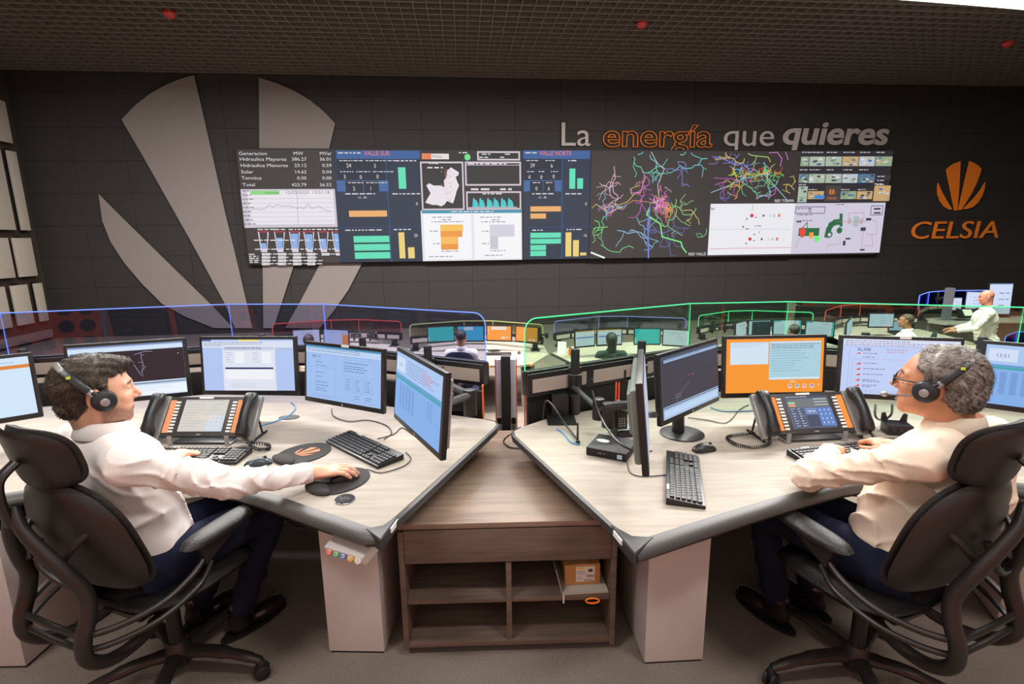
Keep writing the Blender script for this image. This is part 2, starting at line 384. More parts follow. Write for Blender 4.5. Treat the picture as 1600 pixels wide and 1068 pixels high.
for i, (x, y, lx) in enumerate([(-2.6, -0.6, 1.6), (2.6, -0.6, 1.6), (0, 1.6, 2.4), (-3, 3.2, 1.6), (3, 3.2, 1.6)]):
    t = empty('ceiling_lamp', (x, y, CEIL - .2), 0, ['rear left', 'rear right', 'middle', 'front left', 'front right'][i] + ' long ceiling lamp above the front desks', 'ceiling light', 'long lamps above the front desks')
    MB().box((0, 0, .06), (lx + .1, .6, .1)).build('housing', M_black2, t); MB().box((0, 0, .29), (.03, .03, .4)).build('rod', M_black2, t)
    MB().box((0, 0, .0), (lx, .5, .01)).build('diffuser', E_white, t)

# ---- wall lettering and logos: thin raised film and letters on the tiles
def wallpoly(pts, m, name, parent, t=.012, off=.02):
    P = [wp(*p) for p in pts]; b = MB(WM)
    n = len(P); vs = [(u, -off, z) for u, z in P] + [(u, -off - t, z) for u, z in P]
    b.add(vs, [tuple(range(n)), tuple(range(n, 2 * n))[::-1]] + [(i, (i + 1) % n, n + (i + 1) % n, n + i) for i in range(n)])
    o = b.build(name, m, None, smooth=0); o.parent = parent; o.matrix_parent_inverse = parent.matrix_world.inverted() if parent else Matrix(); return o
lg = empty('wall_logo', (0, 0, 0), 0, 'huge grey four-petal flower emblem filling the left of the black wall', 'wall logo')
wallpoly([(191, 187), (212, 165), (235, 147), (262, 132), (285, 123), (304, 118), (318, 178), (332, 240), (352, 330), (372, 413), (395, 512), (368, 512), (350, 470), (300, 378), (222, 240)], M_logo, 'petal', lg)
wallpoly([(405, 122), (432, 130), (460, 142), (485, 157), (506, 174), (524, 193), (513, 240), (487, 325), (460, 413), (428, 512), (412, 512), (411, 413), (408, 300), (406, 240)], M_logo, 'petal', lg)
wallpoly([(155, 303), (190, 338), (250, 397), (330, 475), (365, 512), (335, 512), (290, 494), (254, 474), (222, 442), (195, 410), (174, 378), (161, 345)], M_logo, 'petal', lg)
wallpoly([(586, 330), (584, 352), (577, 385), (565, 413), (545, 452), (522, 485), (500, 512), (446, 512), (470, 470), (500, 413), (545, 365)], M_logo, 'petal', lg)
def z8(x, y): return (1350 + x / 3.816, 220 + y / 3.816)
lo = empty('wall_logo', (0, 0, 0), 0, 'small orange four-petal flower emblem above the orange wall lettering', 'wall logo')
for P in ([(483, 172), (505, 152), (535, 133), (568, 122), (562, 250), (549, 415), (533, 415), (510, 300)], [(622, 122), (650, 133), (675, 150), (693, 170), (665, 250), (630, 320), (572, 412), (556, 412), (590, 260)],
          [(435, 250), (455, 300), (485, 355), (518, 408), (500, 410), (470, 392), (447, 360), (432, 318), (430, 285)], [(714, 248), (690, 290), (650, 340), (585, 406), (605, 407), (640, 395), (672, 368), (698, 325), (711, 285)]):
    wallpoly([z8(*p) for p in P], M_orangep, 'petal', lo, .03)
def walltext(t, px0, px1, ybase, ycap, m, name, label, bold=0., shear=0., outline=False, group=None):
    u0, z0 = wp(px0, ybase); u1, _ = wp(px1, ybase); _, z1 = wp(px0, ycap); hgt = z1 - z0
    cu = bpy.data.curves.new(name, 'FONT'); cu.body = t; cu.size = hgt / .72; cu.shear = shear; cu.offset = bold; cu.resolution_u = 4
    if outline: cu.fill_mode = 'NONE'; cu.bevel_depth = .014; cu.bevel_resolution = 0
    else: cu.extrude = .015; cu.fill_mode = 'BOTH'
    o = bpy.data.objects.new(name, cu); me = o.to_mesh(); me2 = me.copy(); o.to_mesh_clear(); bpy.data.objects.remove(o); bpy.data.curves.remove(cu)
    xs = [v.co.x for v in me2.vertices]; k = (u1 - u0) / (max(xs) - min(xs)); x0 = min(xs)
    X = WM @ Matrix.Translation((u0 - x0 * k, -.04, z0)) @ Matrix.Rotation(R(90), 4, 'X') @ Matrix.Diagonal((k, 1, 1, 1))
    me2.transform(X); me2.materials.clear(); me2.materials.append(m); o = bpy.data.objects.new(name, me2); COL.objects.link(o)
    c = wpt((u0 + u1) / 2, z0); me2.transform(Matrix.Translation(-c)); o.location = c
    return tag(o, label, 'wall lettering', group)
walltext('La', 877, 922, 228, 190, M_letter, 'wall_word', 'thin grey word La opening the slogan on the black wall')
walltext('energía', 941, 1112, 229, 192, M_orangep, 'wall_word', 'word energía in orange outline in the wall slogan', outline=True, bold=.012)
walltext('que', 1129, 1207, 228, 191, M_letter, 'wall_word', 'thin grey word que in the wall slogan')
walltext('quieres', 1221, 1385, 225, 188, M_letter, 'wall_word', 'bold slanted grey word quieres ending the wall slogan', bold=.024, shear=.12)
walltext('CELSIA', 1421, 1557, 373, 345, M_orangep, 'wall_word', 'orange capital letters CELSIA under the orange flower emblem', bold=.0, shear=.08)

# ================================================================== VIDEO WALL
u0, zt = wp(372, 234); u1, _ = wp(1382, 238); _, zb = wp(390, 413); zb = (zb + wp(1364, 395)[1]) / 2; zt = (zt + wp(1382, 238)[1]) / 2
VW, VH = u1 - u0, zt - zb
vw = empty('video_wall', wpt((u0 + u1) / 2, (zt + zb) / 2, .0), WTH, 'very wide video wall of joined displays showing grid maps, tables and charts', 'video wall')
pb = MB().box((0, 0, 0), (VW / 14 - .006, .08, VH / 4 - .006)).build('display_panel', M_black2, vw, smooth=0)
for i in range(14):
    for j in range(4):
        o = pb if (i, j) == (0, 0) else pb.copy()
        if (i, j) != (0, 0): COL.objects.link(o)
        o.parent = vw; o.location = ((i + .5) * VW / 14 - VW / 2, -.09, (j + .5) * VH / 4 - VH / 2)
def q(px, py): u, z = wp(px, py); return (u - u0, zt - z)
KP = VW / 1010.0                     # metres on the wall per pixel, for sizes of print
C = Canvas(VW, VH, (62, 56, 55), step=.0006); C.hs = .42
rnd = random.Random(3)
def qr(x0, y0, x1, y1, c):
    a = q(x0, (y0 + y1) / 2)[0]; b = q(x1, (y0 + y1) / 2)[0]; t = q((x0 + x1) / 2, y0)[1]; d = q((x0 + x1) / 2, y1)[1]
    C.rect(max(a, 0), max(t, 0), min(b, VW), min(d, VH), c)
def qt(x, y, px, t, c, al='l', sx=1.0): X, Y = q(x, y); C.text(X, Y, px * KP, t, c, al, sx)
def z6(x, y): return (360 + x / 4.2105, 220 + y / 4.21)
def z7(x, y): return (650 + x / 4.2105, 220 + y / 4.21)
def z9(x, y): return (1000 + x / 4.1026, 220 + y / 4.105)
def r6(a, b, c_, d, c): qr(*z6(a, b), *z6(c_, d), c)
def r7(a, b, c_, d, c): qr(*z7(a, b), *z7(c_, d), c)
def r9(a, b, c_, d, c): qr(*z9(a, b), *z9(c_, d), c)
W_ = (226, 222, 226)
for t, x, y, m, v in [('Generacion', 68, 98, 'MW', 'MVar'), ('Hidraulica Mayores', 74, 135, '386.27', '36.01'), ('Hidraulica Menores', 80, 176, '23.12', '0.59'), ('Solar', 84, 218, '14.62', '0.04'), ('Termica', 88, 258, '0.00', '0.00'), ('Total', 94, 302, '423.79', '36.52')]:
    C.text(*q(*z6(x, y)), 4.6 * KP, t, W_, 'l', 1.28); C.text(*q(*z6(512 if y > 100 else 490, y)), 4.6 * KP, m, W_, 'r', 1.2); C.text(*q(*z6(675, y)), 4.6 * KP, v, W_, 'r', 1.2)
r6(85, 320, 722, 570, (208, 200, 212)); r6(135, 330, 690, 550, (238, 232, 240))
r6(145, 330, 335, 357, (150, 215, 140)); r6(240, 340, 330, 350, (110, 190, 110))
C.text(*q(*z6(372, 352)), 4.2 * KP, '12/02/2020  13:51:18', (120, 116, 124), 'l', 1.25)
for y in (380, 410, 440, 470, 500, 530): C.quads([(*q(*z6(135, y)), q(*z6(690, y))[0], q(*z6(135, y))[1] + .02)], (215, 210, 222))
gy = [460, 450, 452, 455, 440, 425, 438, 422, 430, 432, 428, 436, 445, 440, 448, 418, 445, 440, 432, 452, 460, 465]
C.line([q(*z6(145 + i * 25, y)) for i, y in enumerate(gy)], .03, (150, 146, 158)); C.line([q(*z6(448, 330)), q(*z6(458, 555))], .025, (150, 150, 170))
for i in range(9): C.scrib(*q(*z6(95, 330 + i * 27)), q(*z6(122, 0))[0], 1, .1, .05, (90, 86, 96), rnd)
for cx, lv in zip((232, 338, 436, 530, 623, 715), (672, 638, 610, 614, 644, 610)):
    f = lambda y: 36 - (y - 595) * 16 / 135
    def tp(y0, y1, c, g=1.0): C.poly([q(*z6(cx - 2 - f(y0) * g, y0)), q(*z6(cx - 2 + f(y0) * g, y0)), q(*z6(cx + 4 + f(y1) * g, y1)), q(*z6(cx + 4 - f(y1) * g, y1))], c)
    tp(595, 730, (225, 212, 224)); tp(600, 700, (60, 54, 58), .75 if cx < 300 else .8); tp(lv, 714, (140, 180, 236), .68); tp(595, 602, (196, 50, 70))
    C.scrib(*q(*z6(cx - 40, 580)), q(*z6(cx + 36, 0))[0], 1, .1, .07, W_, rnd)
    for k in range(4 if cx < 560 else 1): C.frame(*q(*z6(cx - 12, 736 + k * 21)), *q(*z6(cx + 42, 752 + k * 21)), .03, W_); C.scrib(*q(*z6(cx - 2, 741 + k * 21)), q(*z6(cx + 36, 0))[0], 1, .1, .06, W_, rnd)
    C.scrib(*q(*z6(cx - 62, 650)), q(*z6(cx - 34, 0))[0], 2, .25, .07, W_, rnd)
C.scrib(*q(*z6(140, 742)), q(*z6(200, 742))[0], 5, .055, .07, W_, rnd)
NAVY, NB, LB = (38, 48, 70), (58, 96, 156), (66, 104, 160)
MINT, ORG, YEL = (98, 226, 186), (238, 176, 106), (240, 212, 122)
def dash(xf, L, R_, title, tx, nums, green, orange, mints, yel, n1, xm):
    """one of the two navy dashboards"""
    qr(L, 237, R_, 412, NAVY); qr(L, 237, R_ if L > 700 else R_ - 1, 250, NB); qt(tx, 244.5, 6.4, title, (250, 120, 110), 'c', .85)
    qr(L + 1, 283, xm, 300, LB); s = (xm - L) / 78.0
    for a, b, c_, d in ((L + 1, 250, L + 38 * s, 265), (L + 40 * s, 250, xm - 1, 265), (L + 2, 267, L + 25 * s, 282), (L + 26 * s, 267, L + 50 * s, 282), (L + 51 * s, 267, xm - 1, 282), (L + 14 * s, 284, L + 40 * s, 300), (L + 41 * s, 284, L + 64 * s, 300)):
        qr(a, b, c_, d, (30, 38, 56)); C.scrib(*q(a + 4, b + 2), q(c_ - 3, 0)[0], 1, .1, .05, W_, rnd)
    for (x, y), t in zip(((L + 19 * s, 263), (L + 58 * s, 263.5), (L + 13 * s, 280.5), (L + 37 * s, 281), (L + 62 * s, 280), (L + 27 * s, 298.5), (L + 52 * s, 298.5)), nums): qt(x, y, 5.6, t, W_, 'c', .9)
    for (x0, y0, x1) in ((L + 14, 303, xm - 8), (xm + 6, 303, R_ - 8), (L + 14, 359, xm - 12), (xm + 8, 358, R_ - 8), (xm + 10, 252, R_ - 14)): C.scrib(*q(x0, y0), q(x1, 0)[0], 1, .1, .07, W_, rnd)
    qt((L + xm) / 2, 311, 3.2, '+5 - 8h', W_, 'c')
    qr(xm, 250, xm + 1.2, 409, (52, 92, 150)); qr(L + 1, 355, R_ - 1, 356, (52, 80, 124))
    for b in green: qr(*b, MINT)
    for b in orange: qr(*b, ORG)
    for b in mints: qr(*b, MINT)
    for b in yel: qr(*b, YEL)
    qt(R_ - 5, 370, 4.6, n1, W_, 'r', .9); qt(R_ - 5, 321.5, 4.6, '0', W_, 'r', .9)
    C.scrib(*q(L + 3, 240), q(L + 26, 0)[0], 1, .1, .07, W_, rnd)
dash(None, 528, 659, 'VALLE SUR', 591, '24 3 3 0 0 2 1'.split(), [(624, 263, 635.5, 296)], [(548, 329.5, 606.5, 339)], [(555, 368.5, 610, 378.5), (556, 381, 611, 391), (557, 393.5, 611.5, 403.5)], [(625, 363, 634, 403), (639, 386, 649, 403)], '20', 608.5)
dash(None, 816, 919, 'VALLE NORTE', 866, '29 6 6 0 0 0 6'.split(), [(887, 265, 896, 296), (899, 280, 908, 296)], [(827, 323, 874, 331), (827, 334, 851, 342)], [(827, 363.5, 874, 371.5), (827, 373, 874, 380.5), (827, 382.5, 851, 390.5), (827, 391.5, 851, 399.5)], [(881, 363, 890, 400), (892.5, 375, 901.5, 400), (903.5, 394, 913, 398.5)], '16', 875)
qr(659, 237, 815, 330, (50, 46, 48)); qr(660, 329, 814, 408, (232, 232, 240)); qr(660, 329, 814, 333.5, (60, 150, 176))
C.scrib(*q(705, 330.5), q(768, 0)[0], 1, .1, .07, W_, rnd)
r7(42, 92, 104, 130, (238, 130, 90)); r7(104, 94, 218, 130, (236, 228, 228)); C.text(*q(*z7(112, 120)), 4 * KP, 'Metas', (120, 110, 120)); C.disc(*q(*z7(338, 117)), 4.6 * KP, (120, 226, 150), 18)
for b in ((30, 145, 320, 458), (320, 145, 685, 300), (328, 338, 686, 455), (400, 78, 678, 138)): C.frame(*q(*z7(b[0], b[1])), *q(*z7(b[2], b[3])), .045, (214, 200, 212))
C.quads([(*q(*z7(325, 166)), *q(*z7(684, 170)))], (214, 200, 212))
for x, y, x1, h in ((340, 155, 620, .08), (360, 318, 500, .12), (550, 318, 625, .12), (435, 350, 580, .07), (430, 94, 510, .07), (580, 94, 620, .07), (412, 114, 480, .07), (550, 114, 575, .07), (282, 84, 385, .07), (78, 180, 178, .09), (90, 156, 165, .05)): C.scrib(*q(*z7(x, y)), q(*z7(x1, y))[0], 1, .1, h, W_, rnd)
C.poly([q(*z7(*p)) for p in [(232, 182), (250, 195), (268, 205), (282, 215), (280, 232), (262, 245), (272, 275), (284, 300), (268, 335), (262, 360), (250, 400), (244, 415), (225, 408), (205, 400), (192, 420), (170, 435), (140, 425), (110, 425), (65, 410), (82, 380), (100, 350), (72, 300), (90, 285), (120, 300), (160, 300), (190, 310), (185, 270), (205, 240), (206, 205)]], (238, 230, 238))
for i in range(70): a, b = rnd.gauss(215, 18), rnd.uniform(195, 410); C.line([q(*z7(a, b)), q(*z7(a + rnd.uniform(-9, 9), b + rnd.uniform(-9, 9)))], .03, (222, 140, 120), False)
C.k += 1
teal = []
for i, cx in enumerate((388, 430, 480, 522, 570, 615)):
    teal = [(cx - 18, 440), (cx - 14, 385), (cx - 8, 378), (cx, 395), (cx + 8, 392), (cx + 18, 415), (cx + 22, 440)]
    C.poly([q(*z7(*p)) for p in teal], (72, 200, 206))
C.quads([(*q(*z7(345, 440)), *q(*z7(660, 442)))], W_)
r7(58, 482, 365, 775, (250, 250, 254)); r7(382, 482, 684, 772, (250, 250, 254))
r7(162, 552, 310, 595, (250, 196, 92)); r7(164, 593, 305, 632, (242, 156, 62)); r7(166, 630, 278, 680, (250, 190, 90)); r7(168, 678, 278, 714, (238, 152, 60))
r7(482, 552, 642, 630, (214, 212, 224)); r7(484, 628, 536, 710, (206, 200, 214))
for x, y, x1 in ((110, 502, 300), (172, 518, 232), (105, 532, 312), (95, 592, 155), (115, 672, 160), (90, 757, 270), (420, 502, 630), (495, 518, 545), (425, 532, 625), (430, 592, 475), (430, 672, 478), (450, 748, 590), (170, 722, 340), (485, 718, 650)): C.scrib(*q(*z7(x, y)), q(*z7(x1, y))[0], 1, .1, .06, (150, 146, 156), rnd)
# dark network maps
qr(919, 238, 1236, 403, (58, 50, 50))
def walk(x, y, a, n, st, c, w, br=.25, box=None, k=0):
    """a branching network line, in pixels of the photograph"""
    P = [(x, y)]
    for i in range(n):
        a += rnd.choice([0, 0, .5, -.5, .9, -.9]); x += math.cos(a) * st * rnd.uniform(.6, 1.3); y += math.sin(a) * st * rnd.uniform(.6, 1.3)
        if not (box[0] < x < box[2] and box[1] < y < box[3]): break
        P.append((x, y))
        if k < 2 and rnd.random() < br: walk(x, y, a + rnd.choice([1.4, -1.4]), n // 2, st, c, w * .8, br, box, k + 1)
    if len(P) > 1: C.line([q(*p) for p in P], w, c, False)
VB, TB = (921, 240, 1099, 402), (1099, 240, 1235, 316)
C.k += 1
for (x, y, a, n, c, b) in [(965, 290, -1.8, 9, (220, 160, 200), VB), (955, 262, .6, 8, (230, 190, 200), VB), (1000, 240, 1.6, 8, (110, 210, 210), VB), (1010, 245, 2.2, 7, (110, 215, 215), VB), (1022, 262, 1.7, 9, (90, 220, 170), VB), (1030, 265, .2, 8, (120, 120, 210), VB), (1065, 240, 1.5, 10, (110, 220, 220), VB), (1098, 250, 2.2, 8, (110, 220, 220), VB),
        (980, 295, .5, 9, (220, 90, 220), VB), (932, 330, -1.2, 6, (220, 80, 210), VB), (1000, 300, 1.3, 7, (210, 80, 200), VB), (950, 318, 1.0, 8, (236, 190, 90), VB), (968, 325, 2.4, 7, (236, 190, 90), VB), (975, 320, 1.5, 8, (120, 190, 220), VB), (990, 340, 1.2, 9, (120, 190, 220), VB), (960, 360, .2, 9, (150, 200, 240), VB),
        (925, 345, 1.2, 8, (110, 230, 130), VB), (945, 355, 2.2, 8, (110, 230, 110), VB), (935, 382, .6, 9, (110, 220, 120), VB), (1040, 325, -.9, 9, (140, 210, 120), VB), (1050, 312, .5, 9, (140, 210, 120), VB), (1060, 330, .4, 6, (200, 200, 90), VB), (1045, 338, .9, 9, (90, 100, 190), VB), (1045, 360, 1.5, 6, (90, 100, 190), VB), (1085, 370, 0, 4, (90, 200, 120), VB),
        (1110, 250, .9, 8, (120, 110, 200), TB), (1125, 245, 1.2, 7, (120, 130, 220), TB), (1142, 255, 1.5, 7, (240, 190, 80), TB), (1155, 250, 1.7, 7, (240, 210, 90), TB), (1150, 280, 1.4, 7, (90, 220, 150), TB), (1165, 285, .8, 8, (90, 210, 150), TB), (1185, 265, -.4, 6, (130, 220, 90), TB), (1195, 255, -1.2, 7, (170, 230, 90), TB), (1210, 262, -.9, 7, (220, 130, 210), TB), (1222, 252, -1.4, 6, (210, 120, 200), TB),
        (1110, 290, .2, 6, (200, 80, 190), TB), (1120, 300, 1.4, 5, (90, 100, 200), TB), (1140, 312, -.6, 6, (230, 160, 90), TB), (1200, 290, .8, 7, (210, 90, 200), TB), (1215, 290, -.1, 6, (220, 200, 90), TB), (1170, 300, .3, 7, (120, 90, 80), TB), (1190, 292, 1.0, 7, (110, 200, 210), TB)]:
    walk(x, y, a, n, 7, tuple(int(v * .82 + 30) for v in c), .05, .3, b)
for i in range(46): x, y = rnd.gauss(1026, 6), rnd.gauss(318, 7); walk(x, y, rnd.uniform(0, 6), 3, 4, rnd.choice([(232, 90, 210), (240, 130, 220), (240, 150, 80), (210, 190, 220)]), .035, .2, VB)
for i in range(26): x, y = rnd.gauss(1038, 5), rnd.gauss(327, 4); walk(x, y, rnd.uniform(0, 6), 3, 4, rnd.choice([(240, 160, 70), (238, 110, 60), (90, 90, 210)]), .035, .2, VB)
for i in range(60): x = rnd.uniform(1138, 1210); y = 272 + rnd.gauss(0, 3.5) - (x - 1138) * .03; walk(x, y, rnd.uniform(0, 6), 3, 4, rnd.choice([(240, 90, 60), (240, 170, 60), (210, 70, 210), (110, 230, 80), (240, 220, 90), (90, 200, 230)]), .035, .2, TB)
C.k += 1
C.line([q(*p) for p in [(1012, 240), (1022, 258), (1032, 266), (1022, 290), (1024, 310)]], .05, (190, 200, 210)); C.line([q(*p) for p in [(975, 320), (985, 314), (1020, 318)]], .04, (230, 150, 110))
C.line([q(*p) for p in [(1010, 324), (1005, 336), (1026, 350), (1029, 370), (1058, 378), (1060, 386), (1066, 394)]], .09, (130, 240, 140)); C.line([q(*p) for p in [(1010, 324), (1007, 350), (1008, 402)]], .11, (110, 130, 220)); C.line([q(*p) for p in [(920, 394), (940, 402)]], .12, (235, 250, 235))
C.line([q(*p) for p in [(1104, 302), (1130, 292), (1150, 282), (1185, 274), (1200, 290), (1222, 315)]], .05, (150, 200, 210))
qt(1096, 398, 4.4, 'RED VALLE', (240, 240, 240), 'r', .95); qt(1231, 316.5, 4.2, 'RED TOLIMA', (240, 240, 240), 'r', .95)
qr(1101, 319, 1229.5, 397, (240, 240, 246)); qr(1229.5, 318, 1370, 395, (214, 208, 226))
for (x, y, r) in ((683, 482, 3), (671, 629, 2.8)): C.disc(*q(*z9(x, y)), r * KP, (216, 50, 60))
for (x, y) in ((652, 503), (648, 657)): C.disc(*q(*z9(x, y)), 1.3 * KP, (60, 70, 70))
C.disc(*q(*z9(628, 552)), 1.6 * KP, (50, 140, 80)); C.disc(*q(*z9(729, 586)), 1.1 * KP, (110, 150, 90))
C.line([q(*z9(687, 415)), q(*z9(687, 450))], .03, (200, 110, 120)); C.line([q(*z9(420, 692)), q(*z9(640, 686)), q(*z9(925, 683))], .03, (214, 90, 100)); C.line([q(*z9(420, 568)), q(*z9(925, 568))], .02, (170, 180, 190))
for x, y in ((756, 482), (745, 630)): C.rect(*q(*z9(x - 6, y - 6)), *q(*z9(x + 6, y + 6)), (90, 92, 96))
for x, y, c in ((796, 482, (226, 220, 226)), (822, 482, (190, 206, 214)), (854, 481, (230, 120, 90)), (787, 630, (226, 220, 226)), (812, 630, (190, 206, 214)), (841, 629, (230, 120, 90))): C.rect(*q(*z9(x - 6, y - 9)), *q(*z9(x + 6, y + 9)), c)
for x, y, x1 in ((702, 545, 765), (700, 490, 715), (642, 562, 690), (690, 597, 705), (690, 637, 705), (425, 432, 445), (425, 440, 445)): C.scrib(*q(*z9(x, y)), q(*z9(x1, y))[0], 1, .1, .06, (120, 110, 120), rnd)
GR = (46, 110, 72)
C.line([q(*z9(*p)) for p in [(1155, 610), (1165, 570), (1180, 540), (1205, 525), (1240, 520)]], .42, GR); C.line([q(*z9(*p)) for p in [(1243, 475), (1243, 545)]], .24, GR); C.disc(*q(*z9(1233, 575)), 5 * KP, GR); C.disc(*q(*z9(1170, 600)), 5.4 * KP, GR); C.disc(*q(*z9(1170, 602)), 3 * KP, (214, 208, 226))
r9(975, 560, 1105, 610, GR); C.line([q(*z9(980, 580)), q(*z9(1030, 525)), q(*z9(1030, 560))], .06, GR)
r9(980, 570, 1020, 600, (240, 74, 60)); r9(990, 556, 1010, 620, (240, 74, 60)); r9(1042, 588, 1068, 625, (240, 170, 70)); C.disc(*q(*z9(1090, 628)), 5 * KP, (110, 250, 120))
for b in ((1285, 500, 1305, 535), (1322, 487, 1350, 550), (1360, 500, 1380, 535)): C.rect(*q(*z9(b[0], b[1])), *q(*z9(b[2], b[3])), (196, 180, 186) if b[0] != 1322 else (176, 190, 190))
for b in ((1400, 497, 1430, 513), (1366, 556, 1396, 578), (1255, 640, 1268, 670), (1362, 692, 1390, 702), (1448, 434, 1490, 445), (1448, 460, 1490, 470), (962, 517, 990, 525), (1270, 622, 1300, 632)): C.rect(*q(*z9(b[0], b[1])), *q(*z9(b[2], b[3])), (66, 64, 74))
for P in ([(1205, 520), (1400, 520)], [(1290, 500), (1290, 465), (1385, 465), (1385, 500)], [(1430, 505), (1465, 520), (1465, 600), (1400, 600)], [(1000, 605), (962, 650), (962, 690)], [(1150, 695), (1160, 665), (1235, 660), (1235, 630)], [(1380, 580), (1370, 690)], [(1435, 600), (1440, 670), (1380, 675)]): C.line([q(*z9(*p)) for p in P], .025, (190, 110, 120))
for b in ((955, 425, 1040, 470), (1050, 425, 1138, 470), (1430, 418, 1500, 480)): C.frame(*q(*z9(b[0], b[1])), *q(*z9(b[2], b[3])), .025, (120, 116, 140))
C.scrib(*q(*z9(965, 436)), q(*z9(1130, 0))[0], 3, .18, .06, (110, 106, 130), rnd); C.scrib(*q(*z9(1205, 410)), q(*z9(1320, 0))[0], 1, .1, .06, (110, 106, 130), rnd)
qr(1237, 238, 1384, 318, (46, 44, 50))
cams = [(112, 172, [985, 1040, 1140, 1245, 1350, 1452, 1560]), (222, 278, [968, 1030, 1136, 1240, 1340, 1447]), (300, 400, [960, 1022]), (330, 380, [1022, 1125]), (330, 380, [1225, 1328, 1428]), (295, 392, [1432, 1538])]
pal = [(176, 190, 172), (150, 170, 140), (208, 206, 208), (120, 140, 130), (206, 170, 120), (90, 120, 150), (190, 200, 210)]
for y0, y1, xs in cams:
    for a, b in zip(xs, xs[1:]):
        r9(a, y0, b - 4, y1, rnd.choice(pal))
        for k in range(7):
            xx, yy = rnd.uniform(a, b - 30), rnd.uniform(y0, y1 - 14); c = rnd.choice(pal + [(70, 110, 170), (60, 80, 70), (226, 226, 230)])
            C.poly([q(*z9(min(b - 5, xx + dx), min(y1, yy + dy))) for dx, dy in ((0, 4), (18, 0), (28, 10), (8, 15))], c)
    for x in xs[:-1]: C.scrib(*q(*z9(x + 4, y0 - 28 if y0 < 290 else y0 - 12)), q(*z9(x + 90, 0))[0], 1, .1, .05, W_, rnd)
r9(1060, 356, 1122, 378, (70, 140, 210)); r9(1445, 230, 1535, 262, (60, 58, 62)); C.scrib(*q(*z9(1455, 236)), q(*z9(1530, 0))[0], 3, .12, .05, W_, rnd)
r9(1125, 296, 1225, 395, (72, 66, 66)); C.text(*q(*z9(1168, 381)), 3.6 * KP, 'CELSIA', (240, 130, 50), 'c', 1.1)
for P in ([(1152, 322), (1164, 318), (1166, 352), (1163, 352)], [(1174, 318), (1186, 322), (1172, 352), (1168, 352)], [(1148, 330), (1160, 352), (1152, 348)], [(1190, 330), (1178, 352), (1186, 348)]): C.poly([q(*z9(*p)) for p in P], (240, 130, 50))
C.build('picture', M_wallscr, vw, (0, -.132, 0))
vf = MB()
for a, b in (((0, -.1, VH / 2 + .012), (VW + .05, .1, .024)), ((0, -.1, -VH / 2 - .012), (VW + .05, .1, .024)), ((-VW / 2 - .012, -.1, 0), (.024, .1, VH)), ((VW / 2 + .012, -.1, 0), (.024, .1, VH))): vf.box(a, b)
vf.build('frame', M_black2, vw)

# ================================================================== FRONT WORKSTATIONS
DZ = .74
def smooth_edge(path, out, prof, name, m, parent, label=None):
    """a trim swept along the front edge of a desktop: prof = (outwards, height) pairs"""
    b = MB(); P = [Vector((p[0], p[1], 0)) for p in path]; n = len(P); k = len(prof); vs = []
    for i, p in enumerate(P):
        t = (P[min(i + 1, n - 1)] - P[max(i - 1, 0)]).normalized(); o = Vector((t.y, -t.x, 0)) * out
        vs += [p + o * a + Vector((0, 0, z)) for a, z in prof]
    fs = [(i * k + j, i * k + (j + 1) % k, (i + 1) * k + (j + 1) % k, (i + 1) * k + j) for i in range(n - 1) for j in range(k)]
    fs += [tuple(range(k)), tuple(range((n - 1) * k, n * k))[::-1]]
    return b.add(vs, fs).build(name, m, parent, smooth=50, label=label)
Lf = [tuple(p[:2]) for p in catmull([(-2.75, 1.25, 0), (-2.3, 1.62, 0), (-1.9, 1.86, 0), (-1.55, 1.95, 0), (-1.2, 1.90, 0), (-.95, 1.80, 0), (-.72, 1.675, 0), (-.48, 1.545, 0)], 5)]
DL = empty('desk', (0, 0, 0), 0, 'left curved laminate desk with a rubber edge, four monitors in an arc', 'desk')
MB().prism(Lf + [(-.455, 1.535), (-.425, 1.60), (-.10, 2.46), (-.085, 2.52), (-.10, 2.565), (-.149, 2.593), (-1.25, 3.06), (-1.95, 3.12), (-3.15, 2.83)], DZ - .03, DZ).build('desktop', M_desk, DL, bevel=.002)
prof = [(-.006, DZ + .0015), (.022, DZ + .0005), (.045, DZ - .012), (.05, DZ - .026), (.04, DZ - .042), (.0, DZ - .048), (-.03, DZ - .045), (-.03, DZ - .031)]
smooth_edge(Lf + [(-.44, 1.55)], 1, prof, 'edge_trim', M_edge, DL)
smooth_edge([(-.425, 1.575), (-.10, 2.46), (-.085, 2.52), (-.10, 2.57), (-.149, 2.6)], 1, [(0, DZ + .001), (.012, DZ - .004), (.014, DZ - .03), (-.01, DZ - .034)], 'side_trim', M_char, DL)
def corner(parent, tip, a, b):
    """moulded corner cap with a pale stripe"""
    t = Vector((*tip, 0)); m = MB(); a = Vector((*a, 0)); b = Vector((*b, 0))
    P = [t, t + (a - t) * 1.0, t + ((a + b) / 2 - t) * .75, b]
    m.prism([(p.x, p.y) for p in [t, P[1], P[2], P[3]]][::(1 if (P[1] - t).cross(P[3] - t).z > 0 else -1)], DZ - .045, DZ + .004).build('corner_cap', M_char, parent, bevel=.008, seg=3)
    n = (b - t).normalized(); c = t + (b - t) * .62; o = Vector((n.y, -n.x, 0)) * (1 if t.x < 0 else -1)
    MB().add([c + o * .004 + n * s * .03 + Vector((0, 0, DZ - .02 + k)) for s in (-1, 1) for k in (0, .018)] + [c - o * .004 + n * s * .03 + Vector((0, 0, DZ - .02 + k)) for s in (-1, 1) for k in (0, .018)], [(0, 1, 3, 2), (4, 6, 7, 5), (0, 2, 6, 4), (1, 5, 7, 3), (0, 4, 5, 1), (2, 3, 7, 6)]).build('edge_stripe', M_white, parent, label='pale stripe on the desk corner')
corner(DL, (-.43, 1.475), (-.50, 1.545), (-.40, 1.645))
DR = empty('desk', (0, 0, 0), 0, 'right curved laminate desk with a rubber edge and a small black computer', 'desk')
